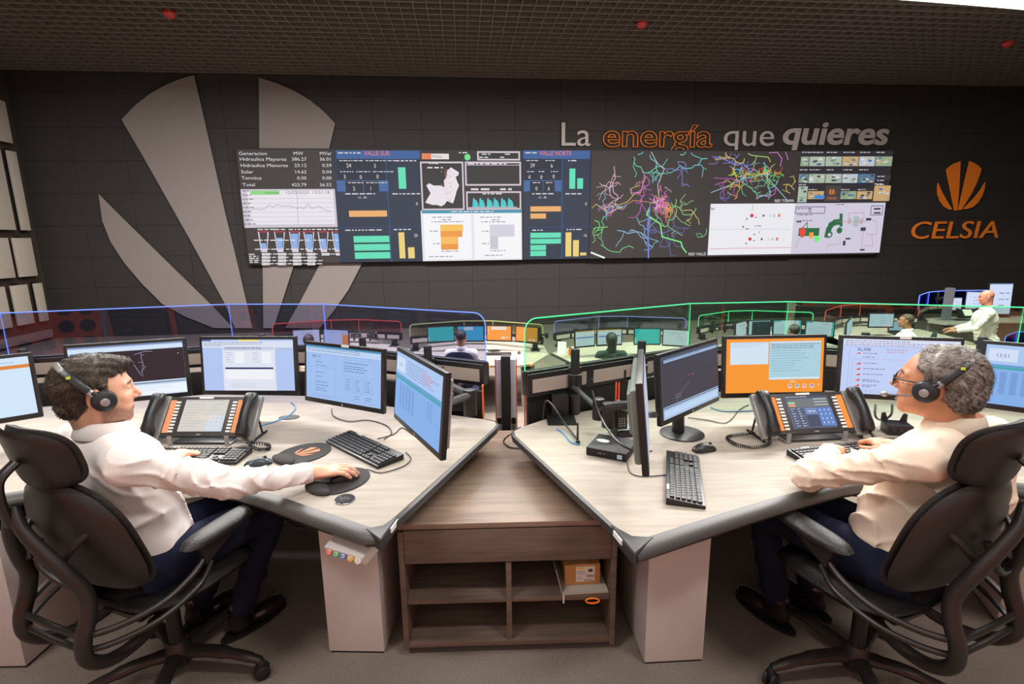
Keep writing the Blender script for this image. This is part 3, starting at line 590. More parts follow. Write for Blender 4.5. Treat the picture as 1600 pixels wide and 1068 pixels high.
Rf = [tuple(p[:2]) for p in catmull([(.395, 1.455, 0), (.62, 1.56, 0), (.85, 1.665, 0), (1.069, 1.755, 0), (1.3, 1.84, 0), (1.6, 1.88, 0), (1.95, 1.80, 0), (2.35, 1.58, 0), (2.8, 1.25, 0)], 5)]
MB().prism([(.375, 1.46)] + Rf + [(3.15, 2.75), (1.8, 3.08), (1.12, 3.03), (.211, 2.62), (.04, 2.47), (.005, 2.42), (.01, 2.359), (.335, 1.545)], DZ - .03, DZ).build('desktop', M_desk, DR, bevel=.002)
smooth_edge([(.36, 1.44)] + Rf, 1, prof, 'edge_trim', M_edge, DR)
smooth_edge([(.345, 1.52), (.01, 2.359), (.003, 2.42), (.04, 2.475)], -1, [(0, DZ + .001), (.012, DZ - .004), (.014, DZ - .03), (-.01, DZ - .034)], 'side_trim', M_char, DR)
corner(DR, (.365, 1.385), (.45, 1.475), (.32, 1.56))
# legs of the desks: boxed pedestals
def pedestal(parent, c, sx, sy, h, rz):
    X = Matrix.Translation((c[0], c[1], 0)) @ Matrix.Rotation(rz, 4, 'Z')
    MB(X).box((0, 0, h / 2 + .01), (sx, sy, h)).build('pedestal', M_ped, parent, bevel=.004)
    MB(X).box((0, 0, h + .005), (sx - .03, sy - .03, .02)).build('pedestal_cap', M_black2, parent)
    MB(X).box((0, 0, .006), (sx - .01, sy - .01, .012)).build('pedestal_foot', M_black2, parent)
    MB(X).box((0, .0, (h + DZ - .03) / 2), (.09, .14, DZ - .03 - h)).build('lift_column', M_black2, parent)
pedestal(DL, (-.655, 2.035), .232, .42, .585, R(-2)); pedestal(DR, (.625, 1.955), .24, .40, .585, R(3))
pedestal(DL, (-2.19, 1.98), .40, .42, .585, R(0)); pedestal(DR, (2.3, 2.1), .24, .42, .585, R(-20))
# modesty panels and cabinet between
for s, pts, nm in ((DL, [(-3.1, 2.95), (-1.92, 3.27), (-1.25, 3.2), (-.165, 2.72)], 'modesty_panel'), (DR, [(.075, 2.62), (1.11, 3.07), (1.75, 3.13), (2.95, 2.75)], 'modesty_panel')):
    for a, b in zip(pts, pts[1:]):
        a, b = Vector((*a, 0)), Vector((*b, 0)); d = (b - a); X = Matrix.Translation((a + b) / 2 + Vector((0, 0, .455))) @ Matrix.Rotation(math.atan2(d.y, d.x), 4, 'Z')
        MB(X).box((0, 0, 0), (d.length - .004, .025, .81)).build(nm, M_black2, s)
for x in (-.165, .066):
    MB().box((x, 2.70 if x < 0 else 2.66, .46), (.008, .03, .88)).build('end_reflection', mat('orange_edge_reflection', (226, 104, 50), .5), DL if x < 0 else DR, label='thin orange reflection painted at the panel end')  # orange reflection on the panel edges, put in as colour
CB = empty('low_cabinet', (-.036, 2.3, 0), R(1.3), 'low walnut cabinet with one drawer and four open shelves, between the two desks', 'cabinet')
cw, cd, ch = .87, .98, .60
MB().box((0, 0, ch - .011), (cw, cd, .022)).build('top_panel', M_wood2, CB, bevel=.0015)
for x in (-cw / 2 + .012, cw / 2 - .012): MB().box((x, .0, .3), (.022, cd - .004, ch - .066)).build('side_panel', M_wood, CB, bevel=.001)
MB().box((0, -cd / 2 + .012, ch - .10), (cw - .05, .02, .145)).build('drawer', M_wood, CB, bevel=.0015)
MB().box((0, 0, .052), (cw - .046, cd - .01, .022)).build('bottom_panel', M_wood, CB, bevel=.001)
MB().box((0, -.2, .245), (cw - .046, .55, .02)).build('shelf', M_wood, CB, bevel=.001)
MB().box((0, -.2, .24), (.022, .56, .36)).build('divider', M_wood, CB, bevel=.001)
MB().box((0, .1, .25), (cw - .05, .02, .4)).build('back_panel', M_black2, CB)  # coloured black to stand in for the shadow inside the shelves
MB().box((0, .02, .021), (cw - .06, cd - .08, .04)).build('plinth', M_pedd, CB)
# carton on a tray in the upper right shelf
cb = empty('carton', (.275, 1.99, .262), R(4), 'brown cardboard carton with a white label in the walnut cabinet', 'box')
MB().box((0, 0, .047), (.15, .2, .093)).build('carton_body', mat('cardboard', (188, 140, 82), .8, var=.06), cb, bevel=.002)
MB().box((0, -.02, .094), (.05, .16, .002)).build('tape', mat('packing_tape', (206, 160, 100), .3), cb)
L = Canvas(.08, .07, (226, 222, 214)); L.rect(.004, .003, .035, .012, (236, 206, 60)); L.rect(.052, .013, .07, .026, (60, 56, 56)); L.scrib(.004, .02, .045, 3, .006, .0022, (90, 84, 80), rnd); L.scrib(.004, .045, .03, 3, .006, .002, (110, 104, 100), rnd)
for i in range(9): L.rect(.045 + i * .0034, .038, .0466 + i * .0034, .048, (60, 56, 56)); L.rect(.036 + i * .004, .058, .0376 + i * .004, .066, (60, 56, 56))
L.build('label', M_print, cb, (.012, -.1012, .05))
tr = empty('paper_tray', (.28, 1.965, .256), R(4), 'cream folded tray under the cardboard carton in the cabinet', 'tray')
MB().box((0, 0, .003), (.19, .25, .006)).build('tray_sheet', M_cream, tr); MB().add([(-.095, -.12, .004), (-.095, .12, .004), (-.12, .12, .10), (-.12, -.12, .11), (-.098, -.12, .004), (-.098, .12, .004), (-.123, .12, .10), (-.123, -.12, .11)], [(0, 1, 2, 3), (4, 7, 6, 5), (0, 3, 7, 4), (1, 5, 6, 2), (2, 6, 7, 3), (0, 4, 5, 1)]).build('tray_flap', M_cream, tr)
MB().box((-.092, -.13, -.012), (.006, .004, .04)).build('paper_tag', M_white, tr)
tag(MB().tube([(.315 + .028 * math.cos(a / 10 * 6.28), 1.825, .236 + .012 * math.sin(a / 10 * 6.28)) for a in range(10)], .0035, 6, closed=True).build('cable_loop', M_orangep), 'orange cable loop hanging over the cabinet shelf edge', 'cable')
# call button box under left desk
bb = empty('button_box', (-.570, 1.608, .640), R(-24), 'pale box with five coloured round buttons under the left desk edge', 'button box')
MB().add([(-.085, -.03, -.035), (.085, -.03, -.035), (.085, .05, -.02), (-.085, .05, -.02), (-.085, -.045, .0), (.085, -.045, .0), (.085, .05, .03), (-.085, .05, .03)], [(0, 3, 2, 1), (4, 5, 6, 7), (0, 1, 5, 4), (1, 2, 6, 5), (2, 3, 7, 6), (3, 0, 4, 7)]).build('housing', M_white, bb, bevel=.003)
for i, c in enumerate([(230, 110, 80), (80, 190, 110), (100, 130, 210), (246, 190, 60), (244, 244, 244)]):
    x = -.062 + i * .031; X = Matrix.Translation((x, -.041, -.015)) @ Matrix.Rotation(R(66), 4, 'X')
    bt = MB(X).lathe([(.013, 0), (.013, .004), (.011, .006)], 18).build('button', mat('button_%d' % i, c, .35), bb)
    MB(X).lathe([(.0075, .006), (.0075, .0075), (.006, .009)], 14).build('button_ring', M_white, bt); MB(X).lathe([(.004, .009), (.004, .010)], 10).build('button_core', mat('button_%d' % i), bt)
# dark column between the desks
cl = empty('cable_column', (-.04, 3.0, 0), 0, 'black cable column between the two desks with painted reflections on its sides', 'column')
MB().box((0, 0, .50), (.058, .08, 1.0)).build('column_front', M_black2, cl, bevel=.006)
for s in (-1, 1):
    for z0, z1, m in ((.0, .42, M_cream), (.42, .56, M_silver), (.56, .60, M_black), (.60, .97, mat('lavender_reflection', (214, 212, 232), .4))):
        MB().box((s * .0445, .02, (z0 + z1) / 2), (.03, .03, z1 - z0)).build('side_reflection', m, cl)  # flat bands paint a mirrored view beside the column
    MB().box((s * .064, .025, .485), (.007, .03, .97)).build('edge_strip', MATS['orange_edge_reflection'], cl)  # orange reflection painted along each side

# ---------------------------------------------------------------- rails and lit glass
def rail(pts, z0, z1, inserts, label, zglass, gm, em, glabel, thick=.07, corner_r=.07, ends=(1, 1), posts=(), verts=None, inset_m=None):
    Rl = empty('desk_rail', (0, 0, 0), 0, label, 'rail'); Gl = empty('glass_screen', (0, 0, 0), 0, glabel, 'glass partition')
    n = len(pts) - 1
    for i in range(n):
        a, b = Vector((*pts[i], 0)), Vector((*pts[i + 1], 0)); d = b - a; L = d.length; rz = math.atan2(d.y, d.x)
        X = Matrix.Translation(a) @ Matrix.Rotation(rz, 4, 'Z'); h = z1 - z0
        r = MB(X).box((L / 2, 0, (z0 + z1) / 2), (L, thick, h)).box((L / 2, -.0, z1 + .006), (L, thick * .55, .012)).build('rail_segment', M_black, Rl, bevel=.003)
        k = max(1, round(L / inserts))
        for j in range(k):
            w = L / k - .05; MB(X).box(((j + .5) * L / k, -thick / 2 - .002, (z0 + z1) / 2 - h * .03), (w, .006, h * .58)).build('insert', inset_m or M_insert, r)
        # glass pane with lit edge
        g0 = z1 + .012; hgt = zglass - g0; prof = []
        if i == 0 and ends[0]:
            prof += [(.0, 0)] + [(corner_r * (1 - math.cos(t * math.pi / 12)), hgt - corner_r + corner_r * math.sin(t * math.pi / 12)) for t in range(7)]
        else: prof += [(0, 0), (0, hgt)]
        if i == n - 1 and ends[1]:
            prof += [(L - corner_r + corner_r * math.sin(t * math.pi / 12), hgt - corner_r + corner_r * math.cos(t * math.pi / 12)) for t in range(7)] + [(L, 0)]
        else: prof += [(L, hgt), (L, 0)]
        t = .005; m = len(prof); vs = [(x, -t, g0 + z) for x, z in prof] + [(x, t, g0 + z) for x, z in prof]
        MB(X).add(vs, [tuple(range(m)), tuple(range(m, 2 * m))[::-1]]).build('glass_pane', gm, Gl, smooth=0)
        path = [(x, 0, g0 + z) for x, z in prof]
        if not (i == n - 1 and ends[1]): path = path[:-1]
        MB(X).tube(path, max(.0035, .0009 * abs(a.y)), 4).build('lit_edge', em, Gl, smooth=0)
    for (x, y, zb, *dp) in posts:
        dp = dp[0] if dp else .11; po = MB().box((x, y, (zb + z0) / 2), (.09, dp, z0 - zb)).build('post', M_black, Rl, bevel=.003); MB().box((x, y - .05, zb + .004), (.15, dp + .12, .008)).build('post_plate', M_black, po)
    return Rl, Gl
rail([(-4.2, 2.55), (-3.147, 3.108), (-1.917, 3.43), (-1.251, 3.362), (-.150, 2.835)], .865, .99, .42, 'black desk rail with beige inserts behind the left monitors', 1.28, M_glassb, E_blue, 'curved glass screen with a glowing blue edge on the left desk', ends=(0, 1), posts=[(-.36, 2.90, DZ, .12)])
rail([(.066, 2.60), (1.117, 3.153), (1.746, 3.187), (2.847, 2.799), (3.8, 2.2)], .865, .99, .36, 'black desk rail with beige inserts behind the right monitors', 1.28, M_glassg, E_green, 'curved glass screen with a glowing green edge on the right desk', ends=(1, 0), posts=[(.255, 2.665, DZ, .13)])
# ---------------------------------------------------------------- monitors
def pic_word(C, w, h, title):
    C.rect(0, 0, w, h * .03, (90, 130, 180)); C.rect(0, h * .03, w, h * .17, (222, 228, 240)); C.scrib(w * .03, h * .06, w * .9, 3, h * .035, h * .008, (120, 130, 150), rnd)
def monitor(label, a, b, zb, draw, arm=True, group='monitors of the front desks', tilt=-6, W=.545, Hh=.325, logo=True, back=None, base=None, sticker=False):
    a, b = Vector((*a, 0)), Vector((*b, 0)); c = (a + b) / 2; d = b - a; rz = math.atan2(d.y, d.x)
    t = empty('monitor', (c.x, c.y, zb), rz, label, 'monitor', group)
    X = Matrix.Rotation(R(tilt), 4, 'X') @ Matrix.Translation((0, 0, Hh / 2))
    MB(X).box((0, .012, 0), (W, .024, Hh)).build('bezel', M_black, t, bevel=.005)
    m = MB(X).box((0, .034, .0), (W - .05, .026, Hh - .06)); m.box((0, .05, 0), (.2, .03, .16)); m.build('back_shell', back or M_char, t, bevel=.012, seg=3)
    bw = .017; sw, sh = W - 2 * bw, Hh - bw - .026
    C = Canvas(sw, sh, (200, 212, 236)); draw(C, sw, sh)
    o = C.mb.build('screen', M_scr, t, smooth=0); o.matrix_local = X @ Matrix.Translation((0, -.0012, .0045))
    if logo: MB(X @ Matrix.Translation((0, -.001, -Hh / 2 + .012)) @ Matrix.Rotation(R(90), 4, 'X')).lathe([(.0065, 0), (.0065, .001)], 14).build('maker_badge', M_silver, t)
    if sticker: MB(X).box((0.02, -.0015, Hh / 2 - .006), (.05, .002, .013)).build('sticker', M_white, t)
    if base is not None:
        MB().tube([(0, .065, Hh * .4), (0, .075, 0), (0, .07, -base + .01)], [.03, .028, .03], 12).build('stand', M_black, t)
        MB().lathe([(.10, -base), (.105, -base + .006), (.08, -base + .01)], 24, Matrix.Translation((0, .05, 0))).build('stand_foot', M_black, t)
    elif arm:
        MB().tube([(0, .05, Hh / 2), (0, .13, Hh / 2 - .01), (0, .17, Hh / 2 - .02)], .018, 8).build('mount', M_black, t)
    return t
def d_plain(bg, bar=None):
    def f(C, w, h):
        C.rect(0, 0, w, h, bg)
        if bar: C.rect(0, h * .13, w, h * .19, bar)
        C.scrib(.01, h * .03, w * .9, 2, .012, .003, (120, 150, 190), rnd); C.scrib(.01, h * .62, w * .9, 1, .012, .002, (150, 170, 200), rnd)
    return f
def d_scada(C, w, h):
    C.rect(0, 0, w, h, (196, 214, 240)); C.rect(0, 0, w, h * .03, (120, 140, 180)); C.rect(w * .02, h * .12, w, h * .72, (40, 24, 34)); C.rect(0, h * .05, w, h * .11, (210, 226, 246))
    rr = random.Random(5); pts = [(w * .62, h * .18)]
    for i in range(10): pts.append((pts[-1][0] + rr.uniform(-.01, .004), pts[-1][1] + h * .045))
    C.line(pts, .0015, (170, 180, 220)); C.line([(w * .56, h * .2), (w * .66, h * .15), (w * .72, h * .16)], .0015, (190, 190, 225)); C.line([(w * .5, h * .3), (w * .55, h * .4), (w * .6, h * .6)], .0015, (190, 190, 225))
    for k in range(8): x, y = pts[k + 1]; C.line([(x, y), (x + rr.uniform(-.02, .02), y + rr.uniform(-.006, .012))], .001, (200, 200, 230))
    C.rect(w * .95, h * .22, w * .957, h * .235, (240, 240, 250)); C.rect(0, h * .75, w, h * .765, (50, 60, 70)); C.rect(w * .02, h * .8, w, h * .98, (236, 244, 252)); C.scrib(.02, h * .83, w * .9, 3, .01, .0015, (170, 180, 200), rnd)
def d_form(C, w, h):
    C.rect(0, 0, w, h, (176, 196, 240)); C.rect(0, 0, w * .1, h * .03, (60, 90, 140)); C.rect(w * .4, 0, w * .62, h * .03, (240, 220, 120)); C.rect(0, h * .03, w, h * .16, (214, 222, 240)); C.scrib(.01, h * .05, w * .95, 3, .009, .003, (120, 120, 150), rnd)
    C.rect(w * .22, h * .1, w * .8, h, (222, 226, 240)); C.rect(w * .23, h * .14, w * .79, h * .2, (196, 204, 226)); C.scrib(w * .25, h * .15, w * .75, 2, .008, .003, (90, 100, 130), rnd)
    for x in (.26, .56):
        for i in range(5): C.scrib(w * x, h * (.25 + .045 * i), w * (x + .08), 1, .01, .0018, (110, 120, 150), rnd); C.rect(w * (x + .1), h * (.245 + .045 * i), w * (x + .2), h * (.272 + .045 * i), (246, 248, 252))
    C.rect(w * .25, h * .54, w * .78, h * .575, (40, 52, 100)); C.rect(w * .25, h * .58, w * .78, h * .77, (238, 240, 246)); C.rect(w * .84, h * .16, w * .99, h * .2, (180, 190, 215)); C.scrib(w * .3, h * .86, w * .74, 3, .009, .0015, (150, 160, 180), rnd)
def d_diag(C, w, h):
    C.rect(0, 0, w, h, (158, 190, 236)); C.rect(0, 0, w, h * .035, (60, 140, 180)); C.rect(0, h * .035, w, h * .14, (188, 210, 240)); C.scrib(.01, h * .05, w * .9, 2, .011, .003, (80, 110, 150), rnd)
    C.text(w * .09, h * .225, .013, 'RB111C', (60, 70, 100)); C.frame(w * .04, h * .15, w * .97, h * .95, .0008, (110, 130, 180)); C.frame(w * .07, h * .4, w * .42, h * .93, .0008, (110, 130, 180)); C.frame(w * .52, h * .2, w * .93, h * .5, .0008, (120, 140, 190))
    for i, y in enumerate((.3, .36, .49, .57, .67, .73, .79, .83)): C.scrib(w * .14, h * y, w * (.3 + .03 * (i % 3)), 1, .01, .003, (80, 100, 150), rnd)
    for y in (.25, .31, .35, .4): C.scrib(w * .54, h * y, w * .86, 1, .01, .0035, (80, 100, 150), rnd)
    for c in range(3):
        C.frame(w * (.54 + c * .13), h * .53, w * (.65 + c * .13), h * .78, .0008, (110, 130, 180))
        for i in range(5): C.scrib(w * (.56 + c * .13), h * (.56 + .042 * i), w * (.62 + c * .13), 1, .01, .003, (80, 100, 150), rnd)
    C.scrib(w * .68, h * .84, w * .74, 2, .012, .003, (80, 100, 150), rnd); C.scrib(w * .82, h * .84, w * .9, 2, .012, .003, (80, 100, 150), rnd)
def d_table(C, w, h, clock=None):
    C.rect(0, 0, w, h, (128, 172, 230)); C.rect(0, 0, w, h * .32, (168, 196, 236)); C.rect(w * .02, h * .06, w * .22, h * .27, (206, 220, 244)); C.text(w * .12, h * .2, .016, clock or '13:51', (90, 110, 160), 'c')
    C.scrib(w * .27, h * .06, w * .95, 6, .011, .0025, (110, 120, 170), rnd); C.scrib(w * .62, h * .1, w * .85, 4, .011, .003, (220, 80, 90), rnd)
    C.rect(0, h * .33, w, h * .355, (90, 150, 200)); C.rect(0, h * .36, w, h * .4, (60, 160, 170))
    rs = []
    for c in range(5):
        for i in range(17): rs.append((w * (.12 + c * .075), h * (.45 + i * .022), w * (.165 + c * .075), h * (.458 + i * .022)))
    C.quads(rs, (90, 120, 180)); C.quads([(w * (.75 + c * .06), h * (.45 + i * .03), w * (.79 + c * .06), h * (.458 + i * .03)) for c in range(2) for i in range(9)], (100, 130, 190)); C.rect(w * .55, h * .42, w * .552, h * .8, (100, 140, 200))
def d_map(C, w, h):
    C.rect(0, 0, w, h, (58, 58, 72)); C.rect(0, 0, w, h * .05, (70, 80, 100)); C.rect(w * .04, h * .05, w, h * .1, (150, 176, 210)); C.scrib(w * .05, h * .06, w * .9, 1, .01, .0025, (70, 90, 120), rnd)
    C.line([(w * .22, h * .78), (w * .34, h * .62), (w * .45, h * .52)], .001, (170, 160, 170)); C.disc(w * .46, h * .42, .006, (170, 60, 80)); C.rect(w * .52, h * .42, w * .53, h * .43, (230, 230, 240)); C.scrib(w * .2, h * .66, w * .3, 2, .012, .003, (160, 130, 150), rnd)
    C.rect(0, h * .8, w, h, (170, 196, 226)); C.rect(0, h * .815, w, h * .83, (60, 70, 90)); C.rect(w * .02, h * .87, w * .97, h * .96, (186, 212, 240))
def d_orange(C, w, h):
    C.rect(0, 0, w, h, (246, 150, 46)); C.rect(w * .04, h * .06, w * .43, h * .47, (206, 224, 240)); C.scrib(w * .05, h * .08, w * .42, 3, .009, .0015, (120, 150, 190), rnd)
    C.rect(w * .44, h * .05, w * .97, h * .76, (170, 206, 220)); C.rect(w * .44, h * .05, w * .97, h * .09, (200, 214, 226)); C.scrib(w * .46, h * .1, w * .95, 3, .010, .003, (70, 100, 130), rnd); C.scrib(w * .46, h * .22, w * .84, 9, .013, .002, (90, 130, 160), rnd); C.rect(w * .45, h * .72, w * .96, h * .75, (214, 232, 240))
    C.text(w * .66, h * .815, .011, 'Hola', (255, 246, 230))
    for i, c in enumerate([(180, 120, 60), (50, 110, 190), (190, 120, 70), (120, 90, 150)]):
        C.disc(w * (.66 + .075 * i), h * .885, .0115, (236, 232, 226)); C.disc(w * (.66 + .075 * i), h * .885, .0085, c); C.rect(w * (.65 + .075 * i), h * .88, w * (.67 + .075 * i), h * .91, (230, 200, 170))
    C.text(w * .945, h * .915, .02, '!', (255, 246, 230))
def d_rl(C, w, h):
    C.rect(0, 0, w, h, (190, 206, 244)); C.rect(0, 0, w, h * .12, (214, 220, 244)); C.scrib(.01, h * .03, w * .95, 3, .010, .003, (110, 110, 150), rnd)
    C.text(w * .13, h * .215, .016, 'RL308', (60, 60, 90)); C.frame(w * .06, h * .14, w * .97, h * .96, .0008, (120, 130, 180)); C.frame(w * .09, h * .36, w * .6, h * .93, .0008, (150, 140, 180))
    C.scrib(w * .38, h * .18, w * .56, 2, .012, .003, (190, 110, 130), rnd)
    for i in range(5): y = h * (.43 + .1 * i); C.poly([(w * .12, y + .009), (w * .165, y + .009), (w * .165, y - .003)], (226, 60, 70)); C.scrib(w * .19, y, w * (.36 + .02 * (i % 2)), 2 if i > 2 else 1, .008, .003, (80, 80, 130), rnd)
    C.poly([(w * .11, h * .27), (w * .155, h * .27), (w * .155, h * .24)], (226, 60, 70)); C.scrib(w * .18, h * .25, w * .34, 1, .01, .003, (90, 90, 140), rnd); C.scrib(w * .18, h * .32, w * .34, 1, .01, .003, (90, 90, 140), rnd); C.scrib(w * .46, h * .63, w * .56, 1, .01, .003, (80, 80, 130), rnd)
monitor('far left pale blue monitor with an orange bar, behind the bearded man', (-2.80, 2.04), (-2.29, 2.44), .85, d_plain((206, 228, 248), (222, 130, 50)))
monitor('monitor with a dark grid diagram, behind the face of the bearded man', (-2.30, 2.51), (-1.755, 2.70), .86, d_scada)
monitor('monitor with a pale form window, behind the left desk phone', (-1.735, 2.715), (-1.165, 2.685), .86, d_form)
monitor('monitor reading RB111C in the middle of the left desk', (-1.140, 2.645), (-.625, 2.385), .845, d_diag, sticker=True)
monitor('sharply angled blue table monitor at the right end of the left desk', (-.565, 2.225), (-.235, 1.66), .905, d_table, back=M_silver)
monitor('monitor seen edge on at the left of the right desk', (.45, 1.56), (.595, 2.11), .90, d_plain((180, 190, 210)), back=mat('highlight_tone_shell', (120, 130, 122), .25))  # back shell takes the grey-green of its highlight as base colour
monitor('monitor with a dark network map, second on the right desk', (.655, 2.13), (1.065, 2.50), .86, d_map, base=.12)
monitor('monitor with an orange desktop and the word Hola, on the right desk', (1.085, 2.535), (1.64, 2.55), .86, d_orange)
monitor('monitor reading RL308 in front of the man with glasses', (1.675, 2.53), (2.21, 2.40), .86, d_rl, sticker=True)
monitor('far right blue table monitor with a clock, behind the grey haired man', (2.24, 2.36), (2.68, 2.04), .86, lambda C, w, h: d_table(C, w, h, '13:51'))
# poles that carry the monitor arms
def pole(px, py, Y, zb, label, r=.022, full=False):
    p = atY(px, py, Y); t = empty('monitor_pole', (p.x, Y, zb), 0, label, 'pole', 'black monitor poles on the desk rails'); h = p.z - zb
    MB().lathe([(r, 0), (r, h - .006), (r - .003, h)], 20).build('tube', M_black2, t)
    if full:
        MB().lathe([(r + .012, h * .38), (r + .014, h * .39), (r + .014, h * .62), (r + .01, h * .63)], 20).build('collar', M_black, t)
        MB().box((0, .035, h * .5), (.07, .05, h * .42)).build('clamp', M_black, t, bevel=.004)
        MB().tube([(.02, 0, h * .42), (.05, -.02, h * .44), (.09, -.03, h * .56)], [.006, .006, .008], 8).build('lever', M_black, t)
        MB().lathe([(r + .006, h * .02), (r + .006, h * .3), (r + .002, h * .31)], 18).build('lower_collar', M_char, t)
    return t
for i, (px, py, lb) in enumerate([(34, 545, 'short black pole top behind the far left monitor'), (249, 529, 'short black pole top behind the dark diagram monitor'), (409, 522, 'short black pole top behind the form monitor'), (566, 527, 'short black pole top behind the RB111C monitor')]):
    Y = [3.07, 3.28, 3.33, 3.15][i]; pole(px, py, Y, .86, lb, .022)
pole(668, 540, 2.91, .80, 'tall black pole beside the angled monitor on the left rail', .024, True)
pole(899, 545, 2.67, .74, 'tall black pole with a lever, nearest the left end of the right rail', .024, True)
pole(1003, 532, 2.86, .74, 'tall black pole with a lever, second on the right rail', .024, True)
pole(1152, 524, 3.11, .86, 'short black pole top behind the orange monitor', .022)
pole(1353, 519, 2.98, .86, 'short black pole top behind the RL308 monitor', .022); pole(1536, 526, 2.80, .86, 'short black pole top behind the grey haired man', .022)
# extending arms with round joints
def arm(label, pts, joints, rr=.02):
    t = empty('display_mount', pts[0], 0, label, 'monitor mount'); o = Vector(pts[0])
    MB().tube([Vector(p) - o for p in pts], rr, 8, flat=.8).build('arm_bar', M_char, t)
    for x, y, z, r, h in joints: MB(Matrix.Translation(Vector((x, y, z)) - o)).lathe([(r, 0), (r, h), (r * .9, h + .006), (r * .5, h + .008)], 20).build('joint', M_black, t)
arm('black jointed arm behind the angled blue monitor', [(-.40, 2.78, .90), (-.22, 2.52, .90), (-.33, 2.1, .98), (-.36, 2.02, 1.02)], [(-.22, 2.50, .80, .034, .13), (-.335, 2.14, .86, .036, .14)], .024)
J1, J2 = at(935, 654, .80), at(951, 666, .80)
arm('black jointed arm behind the edge on monitor', [(.33, 2.64, .90), tuple(J1 + Vector((0, .0, .05))), tuple(J2 + Vector((0, .01, .09))), (.51, 2.34, .88), (.565, 2.10, .93), (.575, 1.96, .98)], [(*J1, .031, .10), (*J2, .034, .11)], .016)

# ---------------------------------------------------------------- keyboards, mice, pads
def keyboard(label, c, rz, L=.44, Wd=.135):
    t = empty('keyboard', (c[0], c[1], DZ), rz, label, 'keyboard', 'black keyboards on the front desks')
    MB().add([(-L / 2, -Wd / 2, 0), (L / 2, -Wd / 2, 0), (L / 2, Wd / 2, 0), (-L / 2, Wd / 2, 0), (-L / 2, -Wd / 2, .014), (L / 2, -Wd / 2, .014), (L / 2, Wd / 2, .027), (-L / 2, Wd / 2, .027)], [(0, 3, 2, 1), (4, 5, 6, 7), (0, 1, 5, 4), (1, 2, 6, 5), (2, 3, 7, 6), (3, 0, 4, 7)]).build('body', M_black, t, bevel=.003)
    k = MB(); g = MB(); u = .0188
    def key(x, y, w):
        z = .014 + (y + Wd / 2) / Wd * .013; k.box((x, y, z + .003), (w - .0032, .0152, .007)); g.box((x - w * .12, y + .001, z + .0068), (.0036, .0046, .0004))
    for r in range(6):
        y = Wd / 2 - .021 - r * .0188 - (.002 if r else 0); x = -L / 2 + .010; ws = {0: [1] * 15, 1: [1] * 13 + [2], 2: [1.5] + [1] * 12 + [1.5], 3: [1.8] + [1] * 11 + [2.2], 4: [2.3] + [1] * 10 + [2.7], 5: [1.25, 1.25, 1.25, 6.25, 1.25, 1.25, 1.25, 1.25]}[r]
        if r == 0: ws = [1] + [1] * 12 + [2]
        for w in ws: key(x + w * u / 2, y, w * u); x += w * u
        x0 = -L / 2 + .010 + 15.3 * u
        for c_ in range(3):
            if r in (0, 1, 2) or r == 5 or (r == 4 and c_ == 1): key(x0 + (c_ + .5) * u, y, u)
        x0 += 3.3 * u
        if r:
            for c_ in range(4): key(x0 + (c_ + .5) * u, y, u)
    k.build('keys', M_char, t, bevel=0, smooth=0, kind='stuff'); g.build('key_legends', M_silver, t, smooth=0, kind='stuff')
    MB().box((-L / 2 + .09, Wd / 2 - .0065, .0275), (.04, .009, .001)).build('sticker', M_white, t)
    return t
def yaw(a, b): return math.atan2(b[1] - a[1], b[0] - a[0])
keyboard('keyboard between the left desk phone and the stretched arm', (-1.42, 2.135), yaw((-1.624, 2.229), (-1.242, 2.217)))
keyboard('keyboard lying between the angled monitor and the round mouse pads', (-.69, 2.195), yaw((-.812, 2.418), (-.483, 2.117)))
keyboard('keyboard standing end on before the edge on monitor, right desk', (.675, 1.87), yaw((.595, 1.61), (.75, 2.12)))
keyboard('keyboard under the hand of the man with glasses', (1.43, 2.075), yaw((1.187, 2.107), (1.664, 2.21)))
keyboard('keyboard at the far right end of the right desk', (2.26, 1.98), R(-35))
def oval(rx, ry, n=36, notch=0):
    return [(rx * math.cos(2 * math.pi * i / n), ry * math.sin(2 * math.pi * i / n)) for i in range(n)]
def pad(label, c, rz, petals):
    t = empty('mouse_pad', (c[0], c[1], DZ), rz, label, 'mouse pad', 'oval mouse pads on the left desk')
    MB().prism(oval(.105, .125), 0, .005).build('mat', mat('pad_cloth', (48, 45, 44), .85, bump=.2, bscale=300), t)
    m = MB().ell((0, -.095, .008), (.072, .036, .016), 20, 10); m.build('wrist_rest', MATS['pad_cloth'], t)
    if petals:
        b = MB()
        for P in ([(483, 172), (505, 152), (535, 133), (568, 122), (556, 280), (549, 415), (533, 415), (510, 300)], [(622, 122), (650, 133), (675, 150), (693, 170), (640, 290), (572, 412), (556, 412), (590, 260)],
                  [(435, 250), (455, 300), (485, 355), (518, 408), (490, 406), (460, 378), (440, 340), (430, 285)], [(714, 248), (690, 290), (650, 340), (585, 406), (615, 404), (655, 382), (688, 340), (706, 290)]):
            b.add([((x - 566) * .00034, (400 - y) * .00034 - .025, .0060) for x, y in P], [tuple(range(len(P)))])
        b.build('emblem', mat('emblem_orange', (222, 130, 84), .7), t, smooth=0)
pad('black oval mouse pad printed with an orange petal emblem', (-.955, 2.17), R(-38), True)
pad('black oval mouse pad under the right hand of the bearded man', (-.70, 1.895), R(-38), False)
